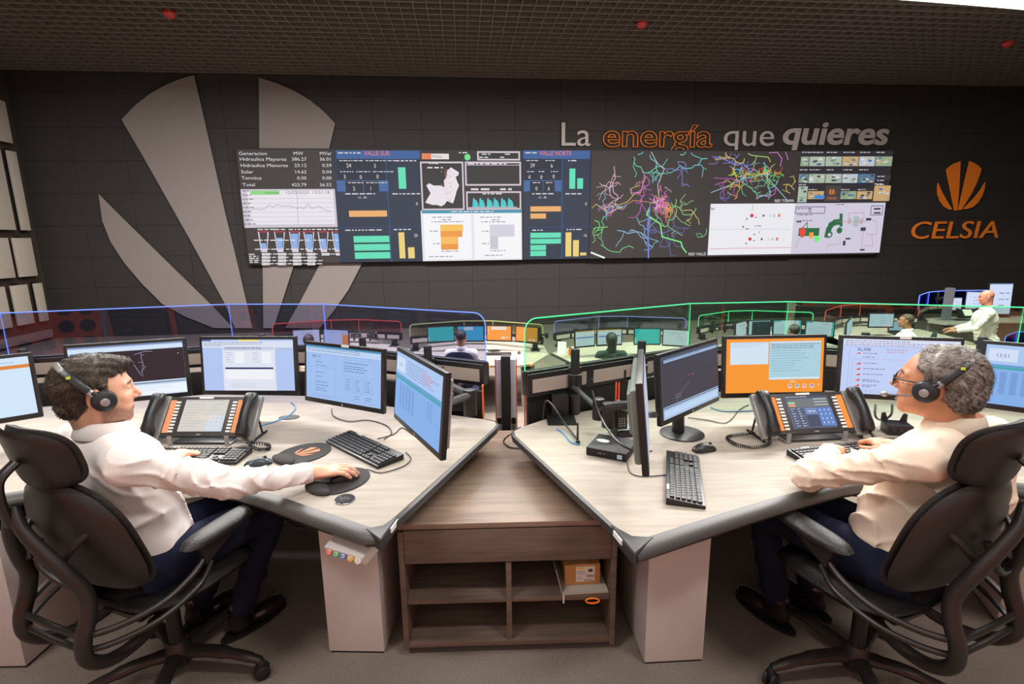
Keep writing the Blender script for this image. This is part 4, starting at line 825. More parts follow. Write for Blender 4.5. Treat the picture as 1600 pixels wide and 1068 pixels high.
def mouse(label, c, rz, m=None):
    t = empty('computer_mouse', (c[0], c[1], DZ + (.005 if c[2:] else 0)), rz, label, 'mouse', 'mice on the front desks')
    b = MB(); vs = []; n = 12; prof = []
    for i in range(n + 1):
        y = -.055 + .11 * i / n; f = math.sin(math.pi * min(max((i + .6) / (n + 1.2), 0), 1)) ** .45; w = .031 * f * (1 + .12 * math.cos(i / n * 6.28)); h = .036 * f * (.85 + .15 * math.cos((i / n - .4) * 3.1)); prof.append((y, w, h))
    K = 10
    for y, w, h in prof: vs += [(w * math.cos(math.pi * k / (K - 1)), y, h * math.sin(math.pi * k / (K - 1)) ** .8) for k in range(K)]
    fs = [(i * K + j, i * K + j + 1, (i + 1) * K + j + 1, (i + 1) * K + j) for i in range(n) for j in range(K - 1)] + [tuple(range(K)), tuple(range(n * K, (n + 1) * K))[::-1]] + [(i * K, (i + 1) * K, (i + 1) * K + K - 1, i * K + K - 1) for i in range(n)]
    b.add(vs, fs).build('shell', m or M_black, t, smooth=60)
    MB(Matrix.Translation((0, .03, .031)) @ Matrix.Rotation(R(90), 4, 'Y')).lathe([(.006, -.003), (.007, 0), (.006, .003)], 12).build('scroll_wheel', M_char, t)
    return t
m0 = mouse('silver and black wireless mouse left of the petal mouse pad', (-1.105, 2.055), R(-60), mat('dark_blue_grey', (44, 50, 58), .3))
for i in range(4): MB().tube([(-.026 + .002 * i, -.02 + i * .013, .018), (-.012, -.016 + i * .013, .032)], .002, 6).build('silver_rib', M_silver, m0)
mouse('black mouse on the right desk above the end on keyboard', (.86, 2.15), R(-75))
mp = mouse('black mouse under the hand of the bearded man', (-.682, 1.90, 1), R(-67))
ck = empty('desk_control', (-.63, 1.742, DZ), 0, 'round black and chrome touch disc set in the left desk', 'control disc')
MB().lathe([(.037, 0), (.037, .004), (.034, .006)], 32).build('ring', M_chrome, ck); MB().lathe([(.0352, .0), (.0352, .0070), (.0335, .0078)], 32).build('disc', mat('gloss_black', (14, 14, 18), .6, spec=.2), ck)
L = Canvas(.05, .05, (14, 14, 18)); L.mb = MB(); L.scrib(.012, .019, .038, 3, .006, .0016, (120, 124, 134), rnd); L.disc(.012, .012, .002, (200, 200, 210)); L.disc(.036, .038, .002, (200, 200, 210)); o = L.build('marks', M_print, ck, (0, 0, .0082), (R(-90), 0, R(30)))

# ---------------------------------------------------------------- dealer phones
def phone(label, c, rz, draw, orange):
    t = empty('desk_phone', (c[0], c[1], DZ), rz, label, 'phone', 'two wide desk phones with two handsets')
    X = Matrix.Translation((0, .0, .045)) @ Matrix.Rotation(R(52), 4, 'X')     # panel leans back; local x, y = up the panel
    pw, ph = .385, .20
    MB(X).box((0, ph / 2, -.012), (pw, ph, .024)).build('console', M_char, t, bevel=.004)
    for s in (-1, 1):
        MB(X).box((s * (pw / 2 + .035), ph / 2 - .005, -.016), (.07, ph + .02, .03)).build('cradle', M_silver, t, bevel=.004)
        MB(X).box((s * (pw / 2 - .004), ph / 2, .003), (.004, ph, .006)).build('chrome_strip', M_silver, t)
        MB(X).box((s * (pw / 2 - .024), ph / 2 + .0, .0008), (.028, ph * .82, .002)).build('paper_strip', orange, t, label='orange name strip')
        k = MB(X)
        for i in range(10): k.box((s * (pw / 2 - .052), ph * .12 + i * ph * .081, .0025), (.022, ph * .045, .005))
        k.build('line_keys', M_white, t, smooth=0, kind='stuff')
        h = MB(X @ Matrix.Translation((s * (pw / 2 + .036), ph / 2 - .002, .014)))
        pr = [(-.108, .012, .024, .016), (-.10, .016, .027, .024), (-.07, .02, .027, .026), (-.045, .030, .022, .018), (0, .036, .021, .016), (.045, .030, .022, .018), (.07, .02, .027, .026), (.10, .016, .027, .024), (.108, .012, .024, .016)]
        vs = []; K = 12
        for y, z, w, hh in pr: vs += [(w * math.copysign(abs(math.cos(2 * math.pi * a / K)) ** .6, math.cos(2 * math.pi * a / K)), y, z + hh * math.copysign(abs(math.sin(2 * math.pi * a / K)) ** .6, math.sin(2 * math.pi * a / K))) for a in range(K)]
        n = len(pr); fs = [(i * K + a, i * K + (a + 1) % K, (i + 1) * K + (a + 1) % K, (i + 1) * K + a) for i in range(n - 1) for a in range(K)] + [tuple(range(K)), tuple(range((n - 1) * K, n * K))]
        h.add(vs, fs).build('handset', M_black, t, smooth=50)
        f = MB(); x = s * pw * .36; f.box((x, .0, .022), (.022, .006, .05)); f.box((x, .06, .004), (.022, .13, .006)); f.build('foot', M_silver, t, bevel=.001)
        f = MB(); f.tube([(s * (pw / 2 + .05), .13, .008), (s * (pw / 2 + .05), .10, .12)], .005, 6); f.tube([(s * (pw / 2 + .05), .02, .006), (s * (pw / 2 + .05), .17, .006)], .006, 6); f.build('rear_strut', M_black, t)
    MB().box((0, .06, .006), (pw * .72, .10, .010)).build('base_plate', M_char, t, bevel=.002)
    sw, sh = .215, ph * .80
    C = Canvas(sw, sh, (200, 200, 200), step=.0002); draw(C, sw, sh); o = C.mb.build('touch_screen', M_scr, t, smooth=0); o.matrix_local = X @ Matrix.Translation((0, ph / 2 + .004, .0012)) @ Matrix.Rotation(R(-90), 4, 'X')
    MB(X).box((-.01, ph - .006, .0015), (.07, .010, .002)).build('sticker', M_white, t)
    C = Canvas(.04, .01, (52, 50, 50)); C.mb = MB(); C.text(.02, .0085, .006, 'UNIFY', (220, 220, 220), 'c'); o = C.mb.build('maker_mark', M_print, t, smooth=0); o.matrix_local = X @ Matrix.Translation((0, .009, .0012)) @ Matrix.Rotation(R(-90), 4, 'X')
    return t
def d_ph1(C, w, h):
    C.rect(0, 0, w, h, (212, 208, 200)); C.rect(w * .6, h * .5, w, h, (206, 214, 226)); C.rect(w * .25, h * .52, w * .75, h * .62, (228, 212, 196)); C.scrib(.005, .004, w * .95, 1, .01, .003, (150, 150, 160), rnd); C.scrib(w * .06, h * .15, w * .5, 9, h * .085, .002, (170, 168, 160), rnd); C.scrib(w * .65, h * .15, w * .95, 3, h * .085, .002, (170, 168, 160), rnd)
    C.quads([(w * (.66 + .1 * i), h * (.52 + .12 * j), w * (.7 + .1 * i), h * (.55 + .12 * j)) for i in range(3) for j in range(4)], (232, 236, 244))
def d_ph2(C, w, h):
    C.rect(0, 0, w, h, (92, 98, 124)); C.rect(0, 0, w, h * .07, (70, 76, 96)); C.scrib(w * .03, h * .02, w * .95, 1, .01, .003, (220, 224, 235), rnd)
    C.rect(w * .05, h * .1, w * .98, h * .36, (112, 116, 122)); C.rect(w * .04, h * .19, w * .2, h * .25, (170, 214, 160)); C.rect(w * .04, h * .27, w * .2, h * .33, (240, 150, 120)); C.quads([(w * .65, h * (.1 + .09 * i), w * .95, h * (.13 + .09 * i)) for i in range(3)], (180, 196, 190))
    for i in range(8):
        for j in range(2): C.rect(w * (.04 + .15 * j), h * (.38 + .075 * i), w * (.17 + .15 * j), h * (.435 + .075 * i), (76, 86, 116)); C.scrib(w * (.06 + .15 * j), h * (.4 + .075 * i), w * (.15 + .15 * j), 1, .01, .0025, (230, 232, 240), rnd)
    C.rect(w * .36, h * .4, w * .63, h * .6, (116, 140, 190)); C.rect(w * .36, h * .62, w * .63, h * .96, (64, 72, 100)); C.scrib(w * .42, h * .49, w * .58, 1, .01, .004, (230, 232, 245), rnd)
    C.rect(w * .64, h * .4, w * .98, h * .96, (94, 128, 196)); C.quads([(w * (.69 + .1 * i), h * (.45 + .13 * j), w * (.715 + .1 * i), h * (.5 + .13 * j)) for i in range(3) for j in range(4)], (200, 216, 246))
phone('left desk phone with a grey touch screen and two handsets', (-1.50, 2.285), yaw((-1.62, 2.276), (-1.322, 2.267)), d_ph1, mat('paper_salmon', (226, 148, 100), .7))
phone('right desk phone with a blue touch screen and two handsets', (1.415, 2.23), yaw((1.258, 2.2), (1.552, 2.225)), d_ph2, mat('paper_orange', (240, 138, 52), .7))
def coil(name_label, pts, r=.006, turns=40, cat='phone cord'):
    P = catmull(pts, 30); vs = []; m = len(P); out = []
    for i in range(m * 4 - 3):
        f = i / 4; k = min(int(f), m - 2); p = P[k].lerp(P[k + 1], f - k); t = (P[k + 1] - P[k]).normalized(); u = Vector((0, 0, 1)) - t * t.z; u = u.normalized() if u.length > .01 else Vector((1, 0, 0)); w = t.cross(u); a = i / (m * 4 - 3) * turns * 6.283
        out.append(p + (u * math.sin(a) + w * math.cos(a)) * r)
    return tag(MB().tube(out, .0022, 5).build('phone_cord', M_black), name_label, cat)
coil('coiled black cord beside the right handset of the left phone', [(-1.27, 2.26, .79), (-1.23, 2.24, .755), (-1.17, 2.2, .752), (-1.135, 2.215, .75), (-1.16, 2.26, .75), (-1.24, 2.28, .752)], turns=34)
coil('coiled black cord looping left of the right phone', [(1.18, 2.22, .79), (1.165, 2.18, .755), (1.08, 2.16, .75), (1.02, 2.2, .75), (1.02, 2.28, .75), (1.10, 2.31, .752), (1.16, 2.30, .76)], turns=52)
coil('coiled black cord right of the right phone', [(1.66, 2.24, .79), (1.69, 2.22, .755), (1.76, 2.23, .75), (1.86, 2.22, .75)], turns=26)
def cable(label, pts, m=None, r=.003, z=None): return tag(MB().tube(catmull(pts, 8), r, 6).build('cable', m or M_black), label, 'cable')
def onz(l, z=DZ + .004): return [at(x, y, z) for x, y in l]
Mb = mat('blue_cable', (70, 140, 190), .5)
cable('blue network cable behind the left desk phone', onz([(405, 665), (430, 658), (452, 648), (462, 636), (455, 628)]), Mb, .0032)
cable('black mouse cable wandering from the hand to the keyboard', onz([(548, 738), (572, 733), (596, 738), (630, 728), (642, 716), (634, 706)]), r=.0022)
cable('thin black cable between the RB111C monitor and the keyboard', onz([(518, 638), (522, 650), (545, 658), (575, 656), (603, 664), (612, 676), (600, 686)]), r=.0025)
cable('thin black cable passing under the angled blue monitor', onz([(590, 685), (615, 678), (628, 668), (645, 678), (655, 684)]), r=.0025)
cable('blue network cable lying behind the edge on monitor', onz([(870, 670), (880, 676), (892, 690), (905, 694)]), Mb, .0035)
cable('blue cable between the map monitor and the right phone', onz([(1110, 636), (1130, 642), (1160, 642), (1182, 641)]), Mb, .0028)
cable('black cable wandering left of the right phone', onz([(1075, 652), (1105, 656), (1135, 660), (1155, 640), (1170, 632)]), r=.0022)
cable('thick black cable looping over the desk post to the small computer', [atY(848, 655, 2.5), atY(852, 628, 2.5), atY(862, 632, 2.5), at(885, 665, .76), at(905, 690, .755)], r=.005)
cable('black cable hanging from the arm down over the small computer', [atY(925, 610, 2.35), atY(938, 650, 2.25), at(965, 690, .83), at(1000, 706, .79), at(1018, 704, .77)], r=.005)
cable('thin cable from the small computer to the end on keyboard', onz([(980, 722), (985, 738), (1005, 744), (1045, 741)]), r=.0022)
cable('black cable loop hanging over the walnut cabinet top', [at(808, 676, .735), at(795, 680, .66), at(787, 690, .606), at(800, 699, .606), at(830, 698, .606), at(845, 690, .606)], r=.0045)
cable('thick black cable loop under the RL308 monitor', [atY(1368, 632, 2.45), at(1368, 650, .80), at(1378, 656, .76), at(1392, 648, .80), atY(1394, 632, 2.45)], r=.005)
for k in range(4): cable('black cable bundle hanging under the left desk', [( -.86 + .01 * k, 1.98, .70), (-.84 - .012 * k, 2.0, .52 + .02 * k), (-.95 + .01 * k, 2.02, .47 + .01 * k), (-1.05, 2.06, .55), (-1.08, 2.1, .70)], r=.004)['group'] = 'cables hanging under the left desk'
gr = empty('cable_grommet', at(452, 652, DZ), 0, 'black oval cable opening in the left desk behind the phone', 'cable opening'); MB().prism([(x * .4, y * .26) for x, y in oval(.14, .14)], 0, .003).build('cover', M_black2, gr)
# small computer, radio, cup-like speakers, stand
pc = empty('mini_computer', (.445, 2.155, DZ), R(-28), 'small black computer box with a white sticker on the right desk', 'computer')
MB().box((0, 0, .02), (.182, .178, .036)).build('case', M_black2, pc, bevel=.003)
MB().prism([(x * .03 + .0, y * .018) for x, y in [(math.cos(a / 8 * 6.28) * (1 + .15 * math.sin(a * 2.2)), math.sin(a / 8 * 6.28)) for a in range(8)]], .038, .0395, Matrix.Translation((-.045, .01, 0))).build('sticker', M_white, pc)
L = Canvas(.17, .03, (20, 19, 20)); L.mb = MB(); L.scrib(.05, .012, .1, 1, .01, .005, (120, 120, 125), rnd); L.rect(.135, .006, .157, .026, (180, 196, 226)); L.build('front_marks', M_print, pc, (0, -.0895, .02))
p = at(905, 700, DZ); ant = empty('antenna', (p.x, p.y + .06, DZ), 0, 'short black upright antenna at the back of the small computer', 'antenna'); MB().tube([(0, 0, .0), (0, 0, .10)], [.006, .004], 8).build('rod', M_black, ant); MB().lathe([(.012, 0), (.01, .006)], 12).build('foot', M_black, ant)
rd = empty('radio', at(969, 669, DZ + .045), R(12), 'black handheld radio with a long antenna standing in its charger', 'radio')
MB().add([(-.03, -.018, 0), (.03, -.018, 0), (.03, .018, 0), (-.03, .018, 0), (-.028, -.018, .125), (.028, -.018, .125), (.026, .018, .13), (-.026, .018, .13)], [(0, 3, 2, 1), (4, 5, 6, 7), (0, 1, 5, 4), (1, 2, 6, 5), (2, 3, 7, 6), (3, 0, 4, 7)]).build('body', M_black, rd, bevel=.005)
MB().tube([(.018, .005, .12), (.018, .005, .16), (.019, .005, .29)], [.009, .007, .005], 10).build('antenna', M_black2, rd); MB(Matrix.Translation((-.012, .0, .128))).lathe([(.009, 0), (.009, .014), (.007, .016)], 14).build('knob', M_char, rd)
k = MB()
for i in range(3):
    for j in range(4): k.box((-.013 + .013 * i, -.0185, .02 + .012 * j), (.007, .003, .006))
k.build('keypad', M_silver, rd, smooth=0, kind='stuff')
ch_ = empty('radio_charger', at(974, 678, DZ), R(12), 'black charging cradle under the handheld radio', 'charger'); MB().add([(-.05, -.045, 0), (.06, -.045, 0), (.06, .06, 0), (-.05, .06, 0), (-.045, -.035, .03), (.05, -.035, .035), (.05, .05, .05), (-.04, .05, .05)], [(0, 3, 2, 1), (4, 5, 6, 7), (0, 1, 5, 4), (1, 2, 6, 5), (2, 3, 7, 6), (3, 0, 4, 7)]).build('cradle', M_black, ch_, bevel=.008, seg=3)
for i, (px, lb) in enumerate([(962, 'left of two orange pens standing behind the radio'), (966.5, 'right of two orange pens standing behind the radio')]):
    a = atY(px, 632, 2.44); o = MB().tube([(0, 0, 0), (0, 0, .15), (0, 0, .158)], [.004, .004, .002], 8).build('pen', mat('orange_pen', (240, 90, 50), .4)); o.location = (a.x, 2.44, a.z - .04); tag(o, lb, 'pen', 'orange pens behind the radio')
def camstand(label, px, py, s, rz):
    t = empty('signal_box', at(px, py, DZ), rz, label, 'control box'); MB().box((0, 0, .025), (.11, .08, .05)).build('case', M_black, t, bevel=.006)
    MB().prism([(-.055, .03), (.055, .03), (.055, .04), (-.055, .04)], .05, .052).add([(-.055, .035, .05), (-.025, .035, .05), (-.04, .035, .09), (-.055, .035, .085), (-.055, .042, .05), (-.025, .042, .05), (-.04, .042, .09), (-.055, .042, .085)], [(0, 1, 2, 3), (4, 7, 6, 5), (0, 4, 5, 1), (1, 5, 6, 2), (2, 6, 7, 3), (3, 7, 4, 0)]).add([(.055, .035, .05), (.025, .035, .05), (.04, .035, .09), (.055, .035, .085), (.055, .042, .05), (.025, .042, .05), (.04, .042, .09), (.055, .042, .085)], [(0, 1, 2, 3), (4, 7, 6, 5), (0, 4, 5, 1), (1, 5, 6, 2), (2, 6, 7, 3), (3, 7, 4, 0)]).build('bracket', M_black, t)
    for i in range(3): MB(Matrix.Translation((-.03 + .03 * i, -.04, .03)) @ Matrix.Rotation(R(90), 4, 'X')).lathe([(.008, 0), (.008, .004)], 12).build('dial', M_char, t)
camstand('black control box with three dials left of the left phone', 213, 693, 1, R(10)); camstand('black control box with three dials right of the right phone', 1400, 676, 1, R(-14))
# pedestal bin of cables: mass of dark cable under right desk
for k in range(3): cable('black cable bundle hanging under the right desk', [(1.0 + .02 * k, 1.95, .70), (1.02 - .02 * k, 1.98, .55), (.92 + .02 * k, 2.0, .50), (.86, 2.05, .60), (.84, 2.1, .70)], r=.004)['group'] = 'cables hanging under the right desk'

# ================================================================== LOWER ROWS OF WORKSTATIONS
DL2 = FZ + DZ
def W2(draw_fn): return draw_fn
def d_teal(c, note=None):
    def f(C, w, h):
        C.rect(0, 0, w, h, c)
        if note: C.rect(*[v * s for v, s in zip(note, (w, h, w, h))], (226, 232, 236)); C.scrib(w * (note[0] + .02), h * (note[1] + .03), w * (note[2] - .02), 2, h * .05, h * .012, (140, 140, 150), rnd)
        else: C.rect(w * .01, h * .6, w * .04, h * .97, (210, 236, 230))
    return f
def d_or2(C, w, h):
    C.rect(0, 0, w, h, (246, 150, 52)); C.rect(w * .17, h * .03, w * .82, h * .25, (222, 216, 214)); C.quads([(w * .02, h * (.05 + .12 * i), w * .06, h * (.1 + .12 * i)) for i in range(5)], (236, 226, 216)); C.scrib(w * .6, h * .75, w * .9, 2, h * .07, h * .05, (250, 240, 230), rnd)
def d_or3(C, w, h): C.rect(0, 0, w, h, (246, 152, 54)); C.scrib(w * .6, h * .82, w * .92, 2, h * .06, h * .045, (250, 240, 230), rnd)
def d_sheet(C, w, h):
    C.rect(0, 0, w, h, (222, 226, 246)); C.rect(0, 0, w, h * .06, (236, 170, 90)); C.rect(w * .05, h * .4, w * .95, h * .48, (96, 120, 214)); C.scrib(w * .08, h * .55, w * .9, 6, h * .06, h * .012, (190, 196, 225), rnd)
def d_white(C, w, h):
    C.rect(0, 0, w, h, (214, 220, 240)); C.scrib(w * .3, h * .15, w * .9, 3, h * .06, h * .014, (150, 120, 150), rnd); C.scrib(w * .5, h * .4, w * .95, 4, h * .07, h * .012, (210, 110, 120), rnd)
def d_wor(C, w, h): C.rect(0, 0, w, h, (198, 210, 240)); C.rect(w * .76, h * .3, w, h, (246, 140, 40)); C.scrib(w * .7, h * .2, w * .95, 1, .02, .008, (220, 80, 80), rnd)
def d_dark(C, w, h): C.rect(0, 0, w, h, (26, 44, 52)); C.rect(0, 0, w * .14, h, (190, 214, 236)); C.rect(0, 0, w, h * .05, (170, 200, 226)); C.scrib(w * .3, h * .2, w * .6, 3, h * .1, h * .01, (110, 130, 130), rnd)
def d_wteal(C, w, h): C.rect(0, 0, w, h, (204, 218, 242)); C.rect(0, 0, w * .03, h, (70, 180, 200)); C.rect(w * .93, 0, w, h, (60, 180, 196)); C.rect(0, 0, w * .25, h * .1, (60, 180, 196)); C.scrib(w * .6, h * .1, w * .88, 3, h * .05, h * .015, (210, 90, 110), rnd); C.scrib(w * .1, h * .4, w * .85, 8, h * .06, h * .012, (150, 170, 200), rnd)
def d_dots(C, w, h): C.rect(0, 0, w, h, (206, 218, 246)); C.scrib(w * .45, h * .3, w * .9, 3, h * .2, h * .03, (120, 130, 160), rnd); C.rect(0, 0, w, h * .03, (120, 150, 200))
def bmon(label, xl, xr, yl, yr, draw, zb=FZ + .90, H=.28, group='monitors of the lower rows', **k):
    a, b = at(xl, yl, zb), at(xr, yr, zb); return monitor(label, a[:2], b[:2], zb, draw, arm=False, group=group, tilt=-3, W=(b - a).length, Hh=H, logo=False, **k)
def bdesk(label, pxs, trim=None, legs=()):
    P = [at(x, y, DL2) for x, y in pxs]; t = empty('desk', (0, 0, 0), 0, label, 'desk', 'desks of the lower rows')
    MB().prism([(p.x, p.y) for p in P], DL2 - .03, DL2).build('desktop', M_desk, t)
    if trim:
        a, b = P[trim[0]], P[trim[1]]; d = b - a; MB().tube([a + Vector((0, 0, -.02)), b + Vector((0, 0, -.02))], .022, 8).build('edge_trim', trim[2], t)
    for x, y in legs:
        MB().box((x, y, FZ + .29), (.22, .38, .58)).build('pedestal', M_ped, t, bevel=.004); MB().box((x, y, FZ + .64), (.08, .12, .14)).build('lift_column', M_black2, t)
    return t
def brail(label, glabel, pxs, gm, em, z1=FZ + .95, ztop=.27, ends=(1, 1), posts=1, ins=.36):
    P = [at(x, y, ztop) for x, y in pxs]; pl = [(p.x, p.y) for p in P]
    c0 = pl[0]; c1 = pl[-1]; ps = [(c0[0] * .9 + pl[1][0] * .1, c0[1] * .9 + pl[1][1] * .1 - .06, DL2), (c1[0] * .85 + pl[-2][0] * .15, c1[1] * .85 + pl[-2][1] * .15 - .06, DL2)]
    return rail(pl, z1 - .12, z1, ins, label, ztop, gm, em, glabel, corner_r=.06, ends=ends, posts=ps)
def clampset(label, px, py, Y, n=2, col=None):
    """cluster of spare monitor arms on a rail"""
    p = atY(px, py, Y); t = empty('monitor_pole', p, 0, label, 'pole')
    MB().lathe([(.02, -.1), (.02, .14), (.016, .145)], 12).build('tube', M_black2, t); MB().box((0, -.02, 0), (.09, .08, .07)).build('clamp', M_black, t, bevel=.004)
    MB().tube([(0, -.03, .02), (.10, -.08, .03), (.14, -.02, .06)], .018, 8).build('arm_bar', M_black, t); MB(Matrix.Translation((.12, -.06, -.03))).lathe([(.028, 0), (.028, .08), (.022, .085)], 14).build('joint', M_black, t)
    return t
# --- station with the red screen (left)
bdesk('lower desk left of centre inside the red edged glass', [(400, 545), (430, 532), (510, 526), (575, 529), (640, 545), (640, 562), (560, 548), (480, 552), (420, 570)])
brail('black rail with beige inserts under the red edged glass', 'red edged glass screen left of centre on the lower row', [(425, 506), (517, 500), (560, 499), (626, 502)], M_glassr, E_red)
bmon('small monitor behind the head left of centre', 458, 502, 541, 539, d_white); bmon('small white and orange monitor, lower row left of centre', 506, 546, 539, 541, d_wor)
clampset('spare black arm, left one on the rail under the red edged glass', 553, 523, 9.36); clampset('spare black arm, right one on the rail under the red edged glass', 578, 524, 9.24)
# --- station with the yellow screen (centre)
bdesk('lower desk in the centre with an orange front edge', [(636, 556), (668, 538), (720, 532), (800, 532), (850, 540), (857, 553), (832, 568), (800, 572), (760, 570), (700, 578), (640, 590)], (6, 8, M_orangep), [(-.9, 7.7), (.25, 7.9)])
brail('black rail with beige inserts under the yellow edged glass', 'yellow edged glass screen in the centre of the lower row', [(640, 507), (725, 501), (770, 501), (848, 507)], M_glassy, E_yel)
bmon('teal monitor left of the man in the centre of the lower row', 668, 711, 536, 534, d_teal((60, 206, 190))); bmon('sky blue monitor before the man in the centre of the lower row', 714, 757, 534, 534, d_teal((60, 190, 222), (.25, .02, .6, .25)))
bmon('orange monitor with a white note, centre of the lower row', 760, 800, 533, 534, d_or2); bmon('plain orange monitor at the right of the centre station', 805, 841, 534, 537, d_or3)
clampset('spare black arm right of the plain orange monitor', 843, 524, 8.52)
def small_kb(label, px, py, w, rz=0.):
    p = at(px, py, DL2); t = empty('keyboard', p, rz, label, 'keyboard'); MB().box((0, 0, .01), (w, .15, .02)).build('body', M_black, t, bevel=.003)
    k = MB()
    for i in range(14):
        for j in range(5): k.box((-w / 2 + .02 + i * (w - .03) / 14, -.055 + j * .027, .023), ((w - .03) / 14 * .8, .02, .006))
    k.build('keys', M_char, t, smooth=0, kind='stuff'); return t
small_kb('keyboard on the centre desk of the lower row', 779, 553.5, .42)
def bmouse(label, px, py): m = dup(mp, at(px, py, DL2), 0, label, 'mice in the lower rows'); return m
bmouse('mouse on the centre desk of the lower row', 811, 552); 
t = empty('mouse_pad', at(772, 548, DL2), 0, 'dark mouse pad behind the keyboard on the centre lower desk', 'mouse pad'); MB().prism([(x * .11, y * .09) for x, y in oval(1, 1, 20)], 0, .006).build('mat', M_black2, t)
t = empty('sticky_note', at(836, 557, DL2), .5, 'yellow paper note on the right corner of the centre lower desk', 'note'); MB().box((0, 0, .002), (.09, .09, .003)).build('sheet', mat('yellow_paper', (240, 216, 100), .8), t)
# --- station with the lavender screen (right of centre)
bdesk('lower desk right of centre with an orange cup on it', [(862, 551), (897, 540), (985, 534), (1077, 540), (1110, 560), (1050, 575), (960, 566), (905, 572)], (0, 7, M_pedd), [(1.0, 8.0), (3.1, 8.3)])
brail('black rail with beige inserts under the lavender edged glass', 'lavender edged glass screen right of centre on the lower row', [(866, 502), (936, 494), (981, 494), (1072, 497)], M_glassb, E_lav)
bmon('monitor with a blue band, left of the long haired person', 898, 930, 544, 541, d_sheet); bmon('orange framed sheet monitor behind the long haired head', 932, 972, 541, 539, d_sheet)
bmon('bright teal monitor on the lower desk right of centre', 990, 1032, 539, 539, d_teal((30, 196, 204))); bmon('pale monitor right of the bright teal monitor', 1034, 1077, 540, 543, d_white)
clampset('spare black arm at the right end of the lavender edged rail', 1062, 516, 8.84)
for x, lb in ((901, 'short black pole top at the left of the lavender edged station'), (996, 'short black pole top right of the long haired head')): pole(x, 508 if x > 950 else 513, 9.08, .05, lb, .03)
t = empty('desk_calendar', at(878, 551, DL2), R(-14), 'white folded card standing on the lower desk beside the orange cup', 'calendar'); MB().add([(-.07, -.05, 0), (.07, -.05, 0), (.07, 0, .19), (-.07, 0, .19), (-.07, .05, 0), (.07, .05, 0), (-.07, .004, .19), (.07, .004, .19)], [(0, 1, 2, 3), (4, 6, 7, 5), (3, 2, 7, 6), (0, 3, 6, 4), (1, 5, 7, 2), (0, 4, 5, 1)]).build('card', M_white, t)
t = empty('cup', at(891, 555, DL2), 0, 'orange cup on the lower desk right of centre', 'cup'); MB().lathe([(.028, 0), (.034, .10), (.035, .11), (.028, .112)], 18).build('body', M_orangep, t); MB().lathe([(.02, .112), (.018, .13), (.01, .132)], 14).build('lid', M_black, t)
# --- station with the green screen (right)
bdesk('lower desk inside the small green edged glass', [(1120, 540), (1150, 528), (1230, 522), (1300, 526), (1330, 540), (1250, 545), (1170, 548)])
brail('black rail with beige inserts under the small green edged glass', 'small green edged glass screen on the right of the lower row', [(1092, 493), (1139, 486), (1176, 485), (1271, 488)], M_glassg, E_green)
bmon('narrow angled monitor at the left of the small green station', 1149, 1166, 530, 525, d_white); bmon('dark teal diagram monitor in the small green station', 1168, 1204, 525, 524, d_dark)
bmon('pale monitor left of the short haired head, small green station', 1206, 1252, 524, 524, d_wteal); bmon('pale monitor with teal borders, small green station', 1256, 1303, 525, 528, d_wteal)
clampset('spare black arm, left one on the small green station', 1113, 512, 9.4); clampset('spare black arm, right one on the small green station', 1133, 511, 9.62)
def bphone(label, px, py, rz=0):
    p = at(px, py, DL2); t = empty('desk_phone', p, rz, label, 'phone'); X = Matrix.Translation((0, 0, .04)) @ Matrix.Rotation(R(52), 4, 'X')
    MB(X).box((0, .1, -.01), (.36, .2, .02)).build('console', M_char, t); MB(X).box((0, .1, .002), (.2, .16, .004)).build('touch_screen', mat('lit_beige', (214, 208, 196), .5, emit=.6), t)
    for s in (-1, 1): MB(X).box((s * .22, .1, .015), (.05, .21, .05)).build('handset', M_black, t, bevel=.015)
    MB().box((0, .07, .02), (.3, .14, .04)).build('base', M_black, t)
bphone('desk phone in the small green station behind the orange monitor', 1198, 528)
# --- station with the red screen (far right)
bdesk('lower desk at the right inside the small red edged glass', [(1270, 530), (1300, 512), (1350, 505), (1410, 508), (1480, 524), (1560, 545), (1480, 545), (1400, 528), (1330, 545)])
brail('black rail with beige inserts under the small red edged glass', 'small red edged glass screen at the right of the lower row', [(1290, 485), (1315, 477), (1345, 475), (1437, 476)], M_glassr, E_red, ztop=.30)
bmon('grey monitor seen almost edge on at the right lower desk', 1322, 1331, 530, 518, d_dots, back=M_silver); bmon('pale monitor beside the laptop at the right lower desk', 1356, 1396, 512, 512, d_dots)
t = empty('laptop', at(1402, 520, DL2), R(-4), 'open laptop before the leaning person at the right', 'laptop'); MB().box((0, -.1, .01), (.34, .22, .02)).build('keyboard_base', M_black, t, bevel=.003)
X = Matrix.Translation((0, .01, .02)) @ Matrix.Rotation(R(-12), 4, 'X'); MB(X).box((0, .006, .11), (.34, .012, .22)).build('lid', M_black, t); MB(X).box((0, -.001, .115), (.29, .003, .17)).build('screen', emat('laptop_glow', (180, 206, 240), .9), t)
